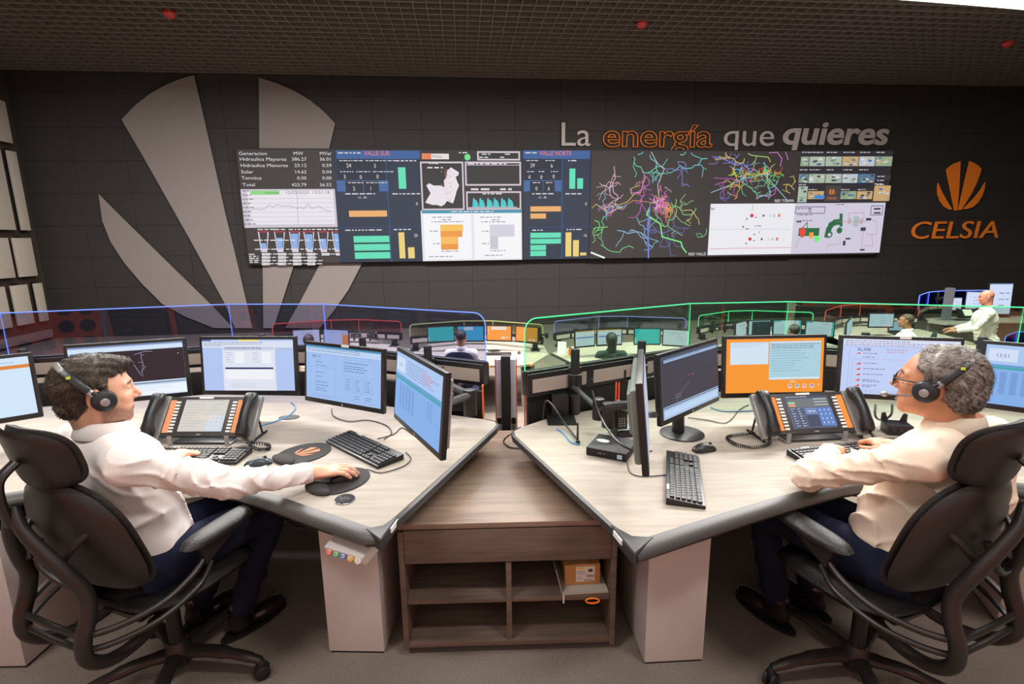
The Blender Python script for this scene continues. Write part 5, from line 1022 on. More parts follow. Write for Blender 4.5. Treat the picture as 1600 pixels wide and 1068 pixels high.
# --- station with the deep blue screen and the standing man (rear right)
FD = bdesk('far desk at the rear right where the bald man stands', [(1446, 497), (1490, 494), (1560, 492), (1620, 494), (1640, 503), (1530, 502), (1524, 510), (1480, 506), (1450, 502)], (6, 7, M_pedd), [])
MB().add([tuple(at(x, y, DL2 - .03) + Vector((0, dy, 0))) for x, y in ((1478, 506), (1490, 506)) for dy in (0, .12)] + [tuple(at(x, y, FZ) + Vector((0, dy, 0))) for x, y in ((1490, 528), (1503, 528)) for dy in (0, .12)], [(0, 1, 3, 2), (4, 6, 7, 5), (0, 2, 6, 4), (1, 5, 7, 3), (0, 4, 5, 1), (2, 3, 7, 6)]).build('slanted_leg', M_black, FD)
MB().box((10.3, 11.3, -.55), (1.8, .04, .7)).build('modesty_panel', M_ped, FD)
brail('black rail under the deep blue edged glass', 'deep blue glowing glass screen at the rear right', [(1437, 461), (1452, 456), (1480, 454), (1560, 453)], M_glassbb, E_blue, ztop=.38, z1=FZ + .97)
bmon('pale monitor behind the deep blue glass at the rear right', 1482, 1502, 486, 486, d_dots, zb=-.02, H=.32)
bmon('large pale monitor left of the bald man', 1506, 1534, 483, 484, d_dots, zb=.0, H=.42); bmon('large pale monitor right of the bald man', 1540, 1578, 492, 492, d_dots, zb=-.1, H=.72)
clampset('spare black arm on the deep blue station', 1465, 466, 11.4); bphone('desk phone beside the bald man on the far desk', 1515, 497); 
t = empty('pillar', at(1477, 501, DL2), 0, 'slim grey post on the far desk left of the bald man', 'post'); MB().box((0, 0, .36), (.14, .10, .72)).build('shaft', mat('grey_post', (96, 98, 104), .6), t); MB().box((0, 0, .01), (.3, .2, .02)).build('foot', M_silver, t)
small_kb('keyboard under the hands of the bald man', 1499, 500, .4)
# --- corner of one more station at the right edge
brail('black rail at the right edge under the pale blue edged glass', 'pale blue edged glass screen corner at the right edge', [(1571, 525), (1590, 518), (1660, 520)], M_glassbb, E_blue, ztop=.30)
clampset('spare black arm at the right edge behind the pale blue edged glass', 1590, 545, 7.5)

# ================================================================== SOFT SHAPES
def rc(P, a, b, ra, rb):
    a = np.array(a, np.float32); b = np.array(b, np.float32); ab = b - a; L = float(ab @ ab) + 1e-9
    px, py, pz = P[0] - a[0], P[1] - a[1], P[2] - a[2]; t = np.clip((px * ab[0] + py * ab[1] + pz * ab[2]) / L, 0, 1)
    return np.sqrt((px - ab[0] * t) ** 2 + (py - ab[1] * t) ** 2 + (pz - ab[2] * t) ** 2) - (ra + (rb - ra) * t)
def el(P, c, r, Rm=None):
    q = [P[i] - c[i] for i in range(3)]
    if Rm is not None: q = [Rm[0][i] * q[0] + Rm[1][i] * q[1] + Rm[2][i] * q[2] for i in range(3)]
    k0 = np.sqrt((q[0] / r[0]) ** 2 + (q[1] / r[1]) ** 2 + (q[2] / r[2]) ** 2); k1 = np.sqrt((q[0] / r[0] ** 2) ** 2 + (q[1] / r[1] ** 2) ** 2 + (q[2] / r[2] ** 2) ** 2) + 1e-9
    return k0 * (k0 - 1) / k1
def smin(a, b, k): h = np.clip(.5 + .5 * (b - a) / k, 0, 1); return b + (a - b) * h - k * h * (1 - h)
def smax(a, b, k): return -smin(-a, -b, k)
def surfnet(f, lo, hi, h):
    ax = [np.arange(lo[i], hi[i] + h, h, dtype=np.float32) for i in range(3)]; G = np.meshgrid(*ax, indexing='ij'); V = f(G).astype(np.float32); S = V < 0
    nx, ny, nz = V.shape; sh = (nx - 1, ny - 1, nz - 1); acc = np.zeros(sh + (3,), np.float32); cnt = np.zeros(sh, np.float32)
    for a in range(3):
        o = [i for i in range(3) if i != a]
        for b in (0, 1):
            for c in (0, 1):
                s0 = [None] * 3; s1 = [None] * 3; s0[a] = slice(0, -1); s1[a] = slice(1, None)
                for ax_, v in ((o[0], b), (o[1], c)): s0[ax_] = s1[ax_] = slice(v, V.shape[ax_] - 1 + v)
                v0, v1 = V[tuple(s0)], V[tuple(s1)]; m = (v0 < 0) != (v1 < 0); t = np.where(m, v0 / np.where(m, v0 - v1, 1), 0)
                acc[..., a] += t * m; acc[..., o[0]] += b * m; acc[..., o[1]] += c * m; cnt += m
    act = cnt > 0; idx = -np.ones(sh, np.int64); n = int(act.sum()); idx[act] = np.arange(n); ii = np.argwhere(act)
    verts = (ii + acc[act] / cnt[act][:, None]) * h + np.array([ax[0][0], ax[1][0], ax[2][0]])
    faces = []
    for a in range(3):
        o = [i for i in range(3) if i != a]; s0 = [slice(1, -1)] * 3; s1 = [slice(1, -1)] * 3; s0[a] = slice(0, -1); s1[a] = slice(1, None)
        e0, e1 = S[tuple(s0)], S[tuple(s1)]; m = np.argwhere(e0 != e1)
        if not len(m): continue
        sg = e0[tuple(m.T)]; base = m.copy(); base[:, o[0]] += 1; base[:, o[1]] += 1
        def at_(d0, d1): b = base.copy(); b[:, o[0]] -= d0; b[:, o[1]] -= d1; return idx[tuple(b.T)]
        q_ = np.stack([at_(1, 1), at_(0, 1), at_(0, 0), at_(1, 0)], 1); fl = sg if a != 1 else ~sg
        q_[~fl] = q_[~fl][:, ::-1]; faces.append(q_)
    return verts, np.concatenate(faces)
def soft(name, parts, m, parent, colf=None, smooth_it=1):
    """parts: (f, lo, hi, h) grids joined in one mesh"""
    V = []; F = []; n = 0
    for f, lo, hi, h in parts:
        v, q_ = surfnet(f, lo, hi, h); V.append(v); F.append(q_ + n); n += len(v)
    V = np.concatenate(V); F = np.concatenate(F); me = bpy.data.meshes.new(name)
    me.vertices.add(len(V)); me.vertices.foreach_set('co', V.astype(np.float32).ravel()); me.loops.add(F.size); me.loops.foreach_set('vertex_index', F.ravel().astype(np.int32))
    me.polygons.add(len(F)); me.polygons.foreach_set('loop_start', np.arange(0, F.size, 4, dtype=np.int32)); me.update(calc_edges=True)
    me.polygons.foreach_set('use_smooth', [True] * len(F))
    if colf is not None:
        c = colf(V); ca = me.color_attributes.new('col', 'FLOAT_COLOR', 'POINT'); ca.data.foreach_set('color', np.concatenate([c, np.ones((len(c), 1))], 1).astype(np.float32).ravel())
    me.materials.append(m); o = bpy.data.objects.new(name, me); COL.objects.link(o); o.parent = parent; return o
def pillow(c, nf, nb, name, m, parent, n=20, k=4.0, X=None):
    """closed cushion: c(u, v) centre surface, nf / nb how far front and back bulge along -+ of the local normal"""
    b = MB(X); vs = []
    def sq(u, v):      # square to rounded square
        r = (abs(u) ** k + abs(v) ** k) ** (1 / k); mx = max(abs(u), abs(v)); return (u * mx / r, v * mx / r) if r > 1e-6 else (0, 0)
    g = [-1 + 2 * i / n for i in range(n + 1)]; e = 1e-3
    for side in (0, 1):
        for i in g:
            for j in g:
                u, v = sq(i, j); p = Vector(c(u, v)); du = Vector(c(u + e, v)) - p; dv = Vector(c(u, v + e)) - p; N = du.cross(dv).normalized()
                d = (1 - max(abs(i), abs(j)) ** 6) ** .5 if max(abs(i), abs(j)) < 1 else 0; vs.append(p + N * (d * (nf if side == 0 else -nb)))
    w = n + 1; fs = []
    for i in range(n):
        for j in range(n):
            a = i * w + j; fs.append((a, a + 1, a + w + 1, a + w)); a += w * w; fs.append((a, a + w, a + w + 1, a + 1))
    o = b.add(vs, fs); me_o = o.build(name, m, parent, smooth=0)
    bm = bmesh.new(); bm.from_mesh(me_o.data); bmesh.ops.remove_doubles(bm, verts=bm.verts, dist=1e-5); bmesh.ops.recalc_face_normals(bm, faces=bm.faces); bm.to_mesh(me_o.data); bm.free()
    me_o.data.polygons.foreach_set('use_smooth', [True] * len(me_o.data.polygons)); me_o.data.set_sharp_from_angle(angle=R(60)); return me_o
# ================================================================== TASK CHAIRS
def make_chair(label, x, y, heading):
    """heading: degrees, the way the sitter faces, 0 = away from the camera, negative = to the left"""
    t = empty('office_chair', (x, y, 0), R(-heading), label, 'chair')
    hub = MB().lathe([(.04, .06), (.05, .075), (.05, .125), (.034, .15), (.03, .16)], 20).build('hub', M_graphite, t)
    for k in range(5):
        a = R(72 * k + 18); d = Vector((math.cos(a), math.sin(a), 0)); pts = [d * .03 + Vector((0, 0, .11)), d * .14 + Vector((0, 0, .115)), d * .25 + Vector((0, 0, .10)), d * .33 + Vector((0, 0, .078))]
        lg_ = MB().tube(catmull(pts, 5), [.030] * 3 + [.027] * 5 + [.022] * 5 + [.018] * 2 + [.017], 10, flat=.75).build('leg', M_graphite, t)
        ct = MB(Matrix.Translation(d * .33 + Vector((0, 0, .03))) @ Matrix.Rotation(a + .6, 4, 'Z'))
        for s in (-1, 1): ct.add(*(lambda q: (q.v, q.f))(MB(Matrix.Rotation(R(90), 4, 'X') @ Matrix.Translation((0, 0, s * .014 - .008))).lathe([(.024, 0), (.029, .003), (.029, .013), (.024, .016)], 16)))
        ct.lathe([(.014, .0), (.016, .04), (.01, .052)], 10); ct.build('caster', M_black2, lg_)
    MB().lathe([(.026, .15), (.026, .30), (.018, .30), (.018, .40)], 16).build('gas_lift', M_black, t)
    MB().box((0, -.03, .405), (.16, .26, .055)).build('mechanism', M_black, t, bevel=.015, seg=3)
    pillow(lambda u, v: (u * .25, .03 + v * .235, .465 - .035 * max(0, v) ** 3 + .02 * u * u - .012 * (1 - v * v)), .032, .032, 'seat', M_leather, t, k=3.2)
    pillow(lambda u, v: (u * .235, .02 + v * .21, .44 - .02 * max(0, v) ** 3 + .012 * u * u), .012, .022, 'seat_shell', M_shell, t, k=3.2)
    wd = lambda v: .268 - .045 * v - .055 * max(0, v) ** 2 - .012 * max(0, -v) ** 3
    bk = lambda u, v: (u * wd(v), -.235 - .075 * (v + 1) / 2 + .055 * u * u + .02 * v * v - .01, .775 + v * .205)
    pillow(lambda u, v: (bk(u, v)[0], bk(u, v)[1] + .012, bk(u, v)[2]), .012, .026, 'backrest', M_leather, t, k=3.0)
    pillow(lambda u, v: (bk(u, v)[0] * .985, bk(u, v)[1] - .008, bk(u, v)[2] * .98 + .0155), .016, .008, 'back_shell', M_shell, t, k=3.0)
    hr = lambda u, v: (u * .162, -.335 + .05 * u * u - .02 * v, 1.06 + v * .10)
    pillow(lambda u, v: (hr(u, v)[0], hr(u, v)[1] + .014, hr(u, v)[2]), .012, .026, 'headrest', M_leather, t, k=3.2)
    pillow(lambda u, v: (hr(u, v)[0] * .97, hr(u, v)[1] - .005, 1.06 + (hr(u, v)[2] - 1.06) * .97), .014, .008, 'headrest_shell', M_shell, t, k=3.2)
    MB().tube(catmull([(0, -.36, 1.06), (0, -.405, 1.02), (0, -.41, .95), (0, -.40, .88)], 5), .020, 12, flat=.6).build('headrest_stem', M_graphite, t)
    for s in (-1, 1):
        P = catmull([(0, -.385, .93), (s * .03, -.39, .87), (s * .07, -.375, .80), (s * .115, -.35, .72), (s * .145, -.325, .64), (s * .155, -.335, .57), (s * .155, -.36, .50), (s * .152, -.355, .43), (s * .142, -.29, .375), (s * .125, -.18, .365), (s * .10, -.06, .40)], 6)
        n = len(P); MB().tube(P, [.016 + .007 * math.sin(math.pi * i / n) for i in range(n)], 12, flat=1.15).build('back_frame', M_graphite, t)
        Q = catmull([(s * .155, -.25, .84), (s * .13, -.31, .80), (s * .07, -.345, .72)], 5); MB().tube(Q, .010, 8).build('recline_link', M_graphite, t)
        ap = pillow(lambda u, v: (s * (.262 + .006 * v) + u * .047, .055 + v * .152, .675 + .012 * v - .010 * u * u), .020, .012, 'arm_pad', M_leather, t, k=2.6)
        MB().add([(s * .262 + i * .016, y_, z_) for i in (-1, 1) for y_, z_ in ((-.05, .66), (.14, .665), (.04, .61), (-.03, .575))], [(0, 1, 2, 3), (4, 7, 6, 5), (0, 4, 5, 1), (1, 5, 6, 2), (2, 6, 7, 3), (3, 7, 4, 0)]).build('arm_bracket', M_graphite, ap, bevel=.006)
    for dz, dy, rr in ((0, 0, .0105), (-.05, .02, .0095)):
        U = [(-.262, -.02 + dy, .60 + dz * .6), (-.268, -.08 + dy, .565 + dz), (-.262, -.18, .535 + dz), (-.22, -.28, .52 + dz), (-.155, -.35, .515 + dz), (-.06, -.36, .515 + dz)]
        U = U + [(-a, b, c) for a, b, c in U[::-1]]; MB().tube(catmull(U, 7), rr, 10).build('arm_rod', M_graphite, t)
    MB().tube(catmull([(-.03, -.33, .79), (-.01, -.35, .72), (.06, -.34, .67), (.13, -.33, .66)], 5), .011, 10).build('back_handle', M_black, t)
    return t
chL = make_chair('black leather office chair of the bearded man, seen from behind', -1.33, 1.73, 21)
chR = make_chair('black leather office chair of the grey haired man, seen from behind', 1.30, 1.67, -22)

# ================================================================== PEOPLE
def frame_from(yaw, pitch=0., roll=0.):
    """columns: right, forward, up of something facing yaw degrees (0 = away from the camera, + = to the right)"""
    M = Matrix.Rotation(R(-yaw), 3, 'Z') @ Matrix.Rotation(R(pitch), 3, 'X') @ Matrix.Rotation(R(roll), 3, 'Y'); return M
def head_sdf(c, M, S=1.0, nose=1.0, jaw=1.0, neck_to=None):
    A = np.array([[M[i][j] for i in range(3)] for j in range(3)], np.float32)     # rows = local axes
    def loc(P): q = [(P[i] - c[i]) / S for i in range(3)]; return [A[j][0] * q[0] + A[j][1] * q[1] + A[j][2] * q[2] for j in range(3)]
    nk = None if neck_to is None else loc([np.float32(v) for v in neck_to])
    def f(P):
        L = loc(P); Lm = [np.abs(L[0]), L[1], L[2]]
        d = el(L, (0, -.014, .030), (.074, .096, .086)); d = smin(d, el(L, (0, .024, -.018), (.064, .070, .088)), .03)
        d = smin(d, el(L, (0, .040, -.070), (.050 * jaw, .048, .036)), .03); d = smin(d, el(L, (0, .072, -.094), (.024, .018, .018)), .02)
        d = smin(d, el(Lm, (.045, .028, -.055), (.016, .035, .030)), .025)
        d = smin(d, rc(Lm, (.0, .084, .026), (.042, .068, .024), .010, .009), .014)
        d = smin(d, rc(L, (0, .088, .012), (0, .104 + .006 * nose, -.020), .0075, .0105), .012); d = smin(d, el(Lm, (.011, .098, -.026), (.0075, .009, .0065)), .006)
        d = smin(d, el(Lm, (.042, .066, -.018), (.02, .016, .016)), .02)
        d = smax(d, -el(Lm, (.030, .092, .006), (.017, .014, .011)), .012); d = np.minimum(d, el(Lm, (.030, .0725, .005), (.0125, .0125, .0125)))
        d = smin(d, el(Lm, (.030, .0795, .0135), (.0155, .008, .0042)), .004)
        d = smin(d, el(L, (0, .0885, -.054), (.024, .0085, .0055)), .005); d = smin(d, el(L, (0, .0865, -.065), (.021, .0085, .0065)), .005)
        ear = el(Lm, (.078, -.014, -.004), (.009, .021, .034), ((.95, .30, 0), (-.30, .95, 0), (0, 0, 1))); ear = smax(ear, -el(Lm, (.088, -.011, .002), (.006, .011, .018)), .005); d = smin(d, ear, .008)
        if nk is not None: d = smin(d, rc(L, (0, -.030, -.050), nk, .056, .060), .03)
        return d * S
    return f, loc
def hand_sdf(W, D, U, side=1, curl=(.35, .6, .4), S=1.0, spread=.08, thumb=.6):
    """W wrist, D towards the fingers, U out of the back of the hand, side +1 right hand palm down"""
    D = Vector(D).normalized(); U = Vector(U); U = (U - D * U.dot(D)).normalized(); X = D.cross(U) * side; W = Vector(W)      # X towards the little finger
    pt = lambda x, y, z: W + (X * x + D * y + U * z) * S
    segs = []
    for x, y, L, r in ((-.030, .088, .070, .0094), (-.010, .093, .079, .0096), (.011, .090, .073, .0092), (.031, .081, .057, .0082)):
        a = 0; p = Vector((x, y, 0)); th_ = x * spread * 28
        for k, (f_, cu) in enumerate(zip((.45, .31, .24), curl)):
            a += cu; q_ = p + Vector((math.sin(th_) * math.cos(a), math.cos(th_) * math.cos(a), -math.sin(a))) * L * f_
            segs.append((pt(*p), pt(*q_), r * S * (1 - .08 * k), r * S * (.93 - .10 * k))); p = q_
    T = [Vector((-.026, .020, -.006)), Vector((-.050, .048, -.016)), Vector((-.060, .078, -.022)), Vector((-.054 + .01 * thumb, .103, -.026))]
    for k in range(3): segs.append((pt(*T[k]), pt(*T[k + 1]), (.0135, .0112, .0100)[k] * S, (.0115, .0100, .0078)[k] * S))
    A = [X, D, U]
    def f(P):
        q = [P[i] - W[i] for i in range(3)]; L = [(q[0] * a.x + q[1] * a.y + q[2] * a.z) / S for a in A]
        d = el(L, (0, .052, -.002), (.040, .052, .0155)); d = smin(d, rc(L, (-.027, .085, -.001), (.029, .078, -.001), .012, .010), .012)
        d = smin(d, rc(L, (0, -.03, .0), (0, .03, -.001), .025, .024), .02); d = smin(d, el(L, (-.026, .035, -.010), (.016, .028, .014)), .012); d = d * S
        for a, b, ra, rb in segs: d = smin(d, rc(P, a, b, ra, rb), .0045 * S)
        return d
    return f
NZ = {}
def wob(P, s, amp, seed=0):
    """folds of cloth: a few crossing sine waves, warped"""
    x, y, z = P[0] * s + seed, P[1] * s + 1.7 * seed, P[2] * s
    w = 1.6 * np.sin(z * .7 + y * .6 + seed) + 1.3 * np.sin(x * .9 - z * .5)
    a = np.abs(np.sin(x * .9 + z * 1.3 + w)); b = np.abs(np.sin(y * 1.1 - z * .8 + x * .5 + 1.4 * w)); m = .5 + .5 * np.sin(x * .6 + y * .8 + z * .4 + seed)
    return amp * (1.1 * m * (1 - a) ** 2 + 1.0 * (1 - m) * (1 - b) ** 2 + .25 * np.sin(x * .7 + w) - .25)
def limb_folds(P, a, b, amp, n, seed=0):
    """rings of folds across a sleeve, strongest at its lower end"""
    a = np.array(a, np.float32); b = np.array(b, np.float32); ab = b - a; L2 = float(ab @ ab); t = ((P[0] - a[0]) * ab[0] + (P[1] - a[1]) * ab[1] + (P[2] - a[2]) * ab[2]) / L2
    ph = 2.6 * np.sin(P[0] * 13 + P[2] * 16 + seed) + 1.6 * np.sin(P[2] * 27 - P[1] * 15 + seed); amp = amp * np.clip(.35 + .9 * np.sin(P[0] * 31 + P[1] * 23 + seed * 2) * np.sin(P[2] * 38 - P[1] * 19), 0, 1)
    return amp * ((1 - np.abs(np.sin(t * n * 3.14 + ph))) ** 1.5 * 2 - .7) * np.clip(t * (1.2 - t) * 3, 0, 1)
def bounds(pts, m): a = np.array([list(p) for p in pts]); return a.min(0) - m, a.max(0) + m
def skincol(base, loc=None, beard=None, lips=(150, 84, 76), eye=True, shade=1.0):
    B = np.array(lin(base)[:3])
    def f(V):
        c = np.tile(B, (len(V), 1)); c *= (1 + .05 * np.sin(V[:, 0] * 60 + V[:, 2] * 45))[:, None]
        if loc is not None:
            L = np.stack(loc([V[:, 0], V[:, 1], V[:, 2]]), 1); ax = np.abs(L[:, 0])
            def mix(m, col, k=1.): m = np.clip(m, 0, 1)[:, None] * k; c[:] = c * (1 - m) + np.array(lin(col)[:3]) * m
            m = 1.4 - np.hypot((L[:, 1] - .104) / .018, (L[:, 2] + .022) / .016); mix(m, (206, 122, 100), .4)
            m = 1.3 - np.hypot((ax - .042) / .018, (L[:, 2] + .022) / .018); mix(m * (L[:, 1] > .03), (214, 130, 106), .3)
            m = 1.5 - np.hypot(L[:, 0] / .022, (L[:, 2] + .0595) / .009); mix(m * 2 * (L[:, 1] > .075), lips, .8)
            if beard:
                jawm = ((-.115 < L[:, 2]) & (L[:, 2] < -.022 - .5 * np.clip(L[:, 1] - .03, 0, 1)) & (L[:, 1] > -.004) & ~((ax < .02) & (np.abs(L[:, 2] + .060) < .008))).astype(float); jawm *= np.clip((L[:, 1] + .004) / .012, 0, 1)
                nz = .45 + .55 * (np.sin(V[:, 0] * 127103.1 + V[:, 1] * 311777.7 + V[:, 2] * 74731.3) * 43758.5453 % 1.0); edge = np.clip((-.022 - .5 * np.clip(L[:, 1] - .03, 0, 1) - L[:, 2]) / .02, 0, 1) * np.clip((L[:, 2] + .115) / .02, 0, 1); mix(jawm * nz * edge, beard, .8)
            m = ((np.abs(L[:, 2] - (.030 - .12 * (ax - .028) ** 1)) < .0042) & (ax > .012) & (ax < .048) & (L[:, 1] > .055)).astype(float); mix(m, beard or (60, 48, 42), .85)
            if eye:
                re = np.sqrt((ax - .030) ** 2 + (L[:, 1] - .0725) ** 2 + (L[:, 2] - .005) ** 2); mix(((re < .0133) & (L[:, 1] > .074) & (L[:, 2] < .0115)).astype(float), (226, 218, 212)); mix(((re < .0136) & (np.hypot(ax - .030, L[:, 2] - .004) < .0055) & (L[:, 1] > .08)).astype(float), (50, 34, 26))
        return c
    return f
def hair_obj(parent, loc, f_head, S, lo, hi, style, cols, label=None, h=.003):
    c0, c1 = np.array(lin(cols[0])[:3]), np.array(lin(cols[1])[:3])
    def strands(L, s=1.0): 
        u = L[0] * 150 + 6 * np.sin(L[1] * 38) + 5 * np.sin(L[2] * 30 + L[1] * 20); v = L[2] * 130 + L[1] * 60 + 5 * np.sin(L[0] * 45)
        return .55 * np.sin(u + 1.2 * np.sin(v * .35)) + .45 * np.sin(v * .8 + 2 * np.sin(u * .3))
    def f(P):
        L = loc(P); a0 = np.abs(L[0])
        if style == 'short':        # full on top, swept up at the front, tight at the sides
            d = el(L, (0, -.020, .036), (.083, .104, .094)); d = smin(d, el(L, (0, .030, .094), (.058, .066, .026)), .02); d = smin(d, el(L, (0, -.055, -.03), (.064, .055, .055)), .02); d = smin(d, rc([a0, L[1], L[2]], (.0735, .014, .03), (.0755, .012, -.012), .008, .004), .01)
            cut = np.minimum((.078 - .55 * np.clip(a0 - .03, 0, 1) - .2 * np.clip(.085 - L[2], 0, 1)) - L[1], 1); face = smin(L[2] - (.062 + .25 * np.clip(a0 - .02, 0, 1)), -(L[1] - (.060 - .95 * np.clip(a0 - .035, 0, 1) * 1.0)) , .001)
            ok = np.maximum(L[2] - .060, (.026 - L[1]) - .0)                       # above the hairline or behind the temple
            ok = np.maximum(L[2] - (.066 - .1 * a0), np.minimum(.024 - L[1], L[2] + .014 + np.clip(-.010 - L[1], 0, 1) * 3.0))
            d = smax(d, -ok, .008)
        elif style == 'grey':       # receding in front, thick and wavy behind
            d = el(L, (0, -.026, .034), (.086, .104, .095)); d = smin(d, el(L, (0, -.070, -.022), (.070, .052, .060)), .03); d = smin(d, el([a0, L[1], L[2]], (.064, -.01, .055), (.026, .046, .042)), .02)
            ok = np.maximum(.050 - .25 * a0 - L[1] + np.clip(L[2] - .10, 0, 1) * 2 , -9); ok = np.minimum(ok, np.maximum(L[2] - .058 + 1.3 * np.clip(.02 - L[1], 0, 1) * -1, np.minimum(.020 - L[1], L[2] + .020 + np.clip(-.012 - L[1], 0, 1) * 3.0)))
            ok = np.minimum(np.maximum(.046 - L[1] , -9), np.maximum(L[2] - .050, np.minimum(.022 - L[1], L[2] + .012 + np.clip(-.010 - L[1], 0, 1) * 3.2)))
            d = smax(d, -ok, .010)
        elif style == 'long':
            d = el(L, (0, -.020, .034), (.088, .108, .096)); d = smin(d, rc(L, (0, -.05, .0), (0, -.075, -.16), .078, .062), .03); d = smax(d, L[1] - .045, .01)
        else: # cropped
            d = el(L, (0, -.019, .034), (.080, .1015, .090)); ok = np.maximum(L[2] - .070, np.minimum(.020 - L[1], L[2] + .012 + np.clip(-.010 - L[1], 0, 1) * 2.6)); d = smax(d, -ok, .008)
        ear = el([a0, L[1], L[2]], (.084, -.012, -.008), (.018, .026, .036)); d = smax(d, -ear, .006)
        return (d - .0024 * strands(L)) * S
    def col(V):
        L = np.stack(loc([V[:, 0], V[:, 1], V[:, 2]]), 1); s_ = strands([L[:, 0], L[:, 1], L[:, 2]]); m = np.clip(.5 + .42 * s_ + .2 * np.sin(L[:, 1] * 420 + L[:, 0] * 260 + 3 * np.sin(L[:, 2] * 90)), 0, 1)
        if style == 'grey': m = np.clip(m * .8 + .35 * (np.abs(L[:, 0]) > .05) - .25 * (L[:, 1] < -.08), 0, 1)
        return c0 * (1 - m[:, None]) + c1 * m[:, None]
    ho = soft('hair', [(f, lo, hi, h)], M_hair, parent, col)
    if h < .004:
        me = ho.data; rs = random.Random(5); nv = len(me.vertices); M0 = MB(); hs = 1.0 if style == 'grey' else .8; O = Vector([loc([0, 0, 0])[i] for i in range(3)])
        axes = [Vector([loc([1 if j == k else 0 for k in range(3)])[i] - O[i] for j in range(3)]) for i in range(3)]      # local axes in world terms
        for _ in range(6500):
            v = me.vertices[rs.randrange(nv)]; nrm = v.normal; p = v.co; L = [float(q_) for q_ in loc([p.x, p.y, p.z])]
            fl = axes[1] * (-1.0 if L[2] < .07 or L[1] < 0 else .5) + axes[2] * (-.9 if L[2] < .07 else -.1) + axes[0] * (rs.uniform(-.5, .5) + (.6 if L[2] > .07 else 0)) + axes[2] * rs.uniform(-.3, .3)
            t_ = fl - nrm * fl.dot(nrm)
            if t_.length < .1: continue
            t_.normalize(); w_ = nrm.cross(t_) * rs.uniform(.0005, .0009); ln = rs.uniform(.012, .026) * hs; q0 = p - nrm * .0015; q1 = p + t_ * ln * .5 + nrm * .0022; q2 = p + t_ * ln + nrm * rs.uniform(-.001, .0025)
            k_ = rs.random() ** (1.6 if style == 'short' else 1.0); c_ = c0 * (1 - k_) + c1 * k_ * (1.15 if style == 'grey' else 1.0); M0.col = (float(c_[0]), float(c_[1]), float(c_[2]), 1)
            M0.add([q0 - w_, q0 + w_, q1 + w_, q1 - w_, q2], [(0, 1, 2, 3), (3, 2, 4)])
        M0.build('hair_strands', M_hair, ho, smooth=0, kind='stuff')
    return ho
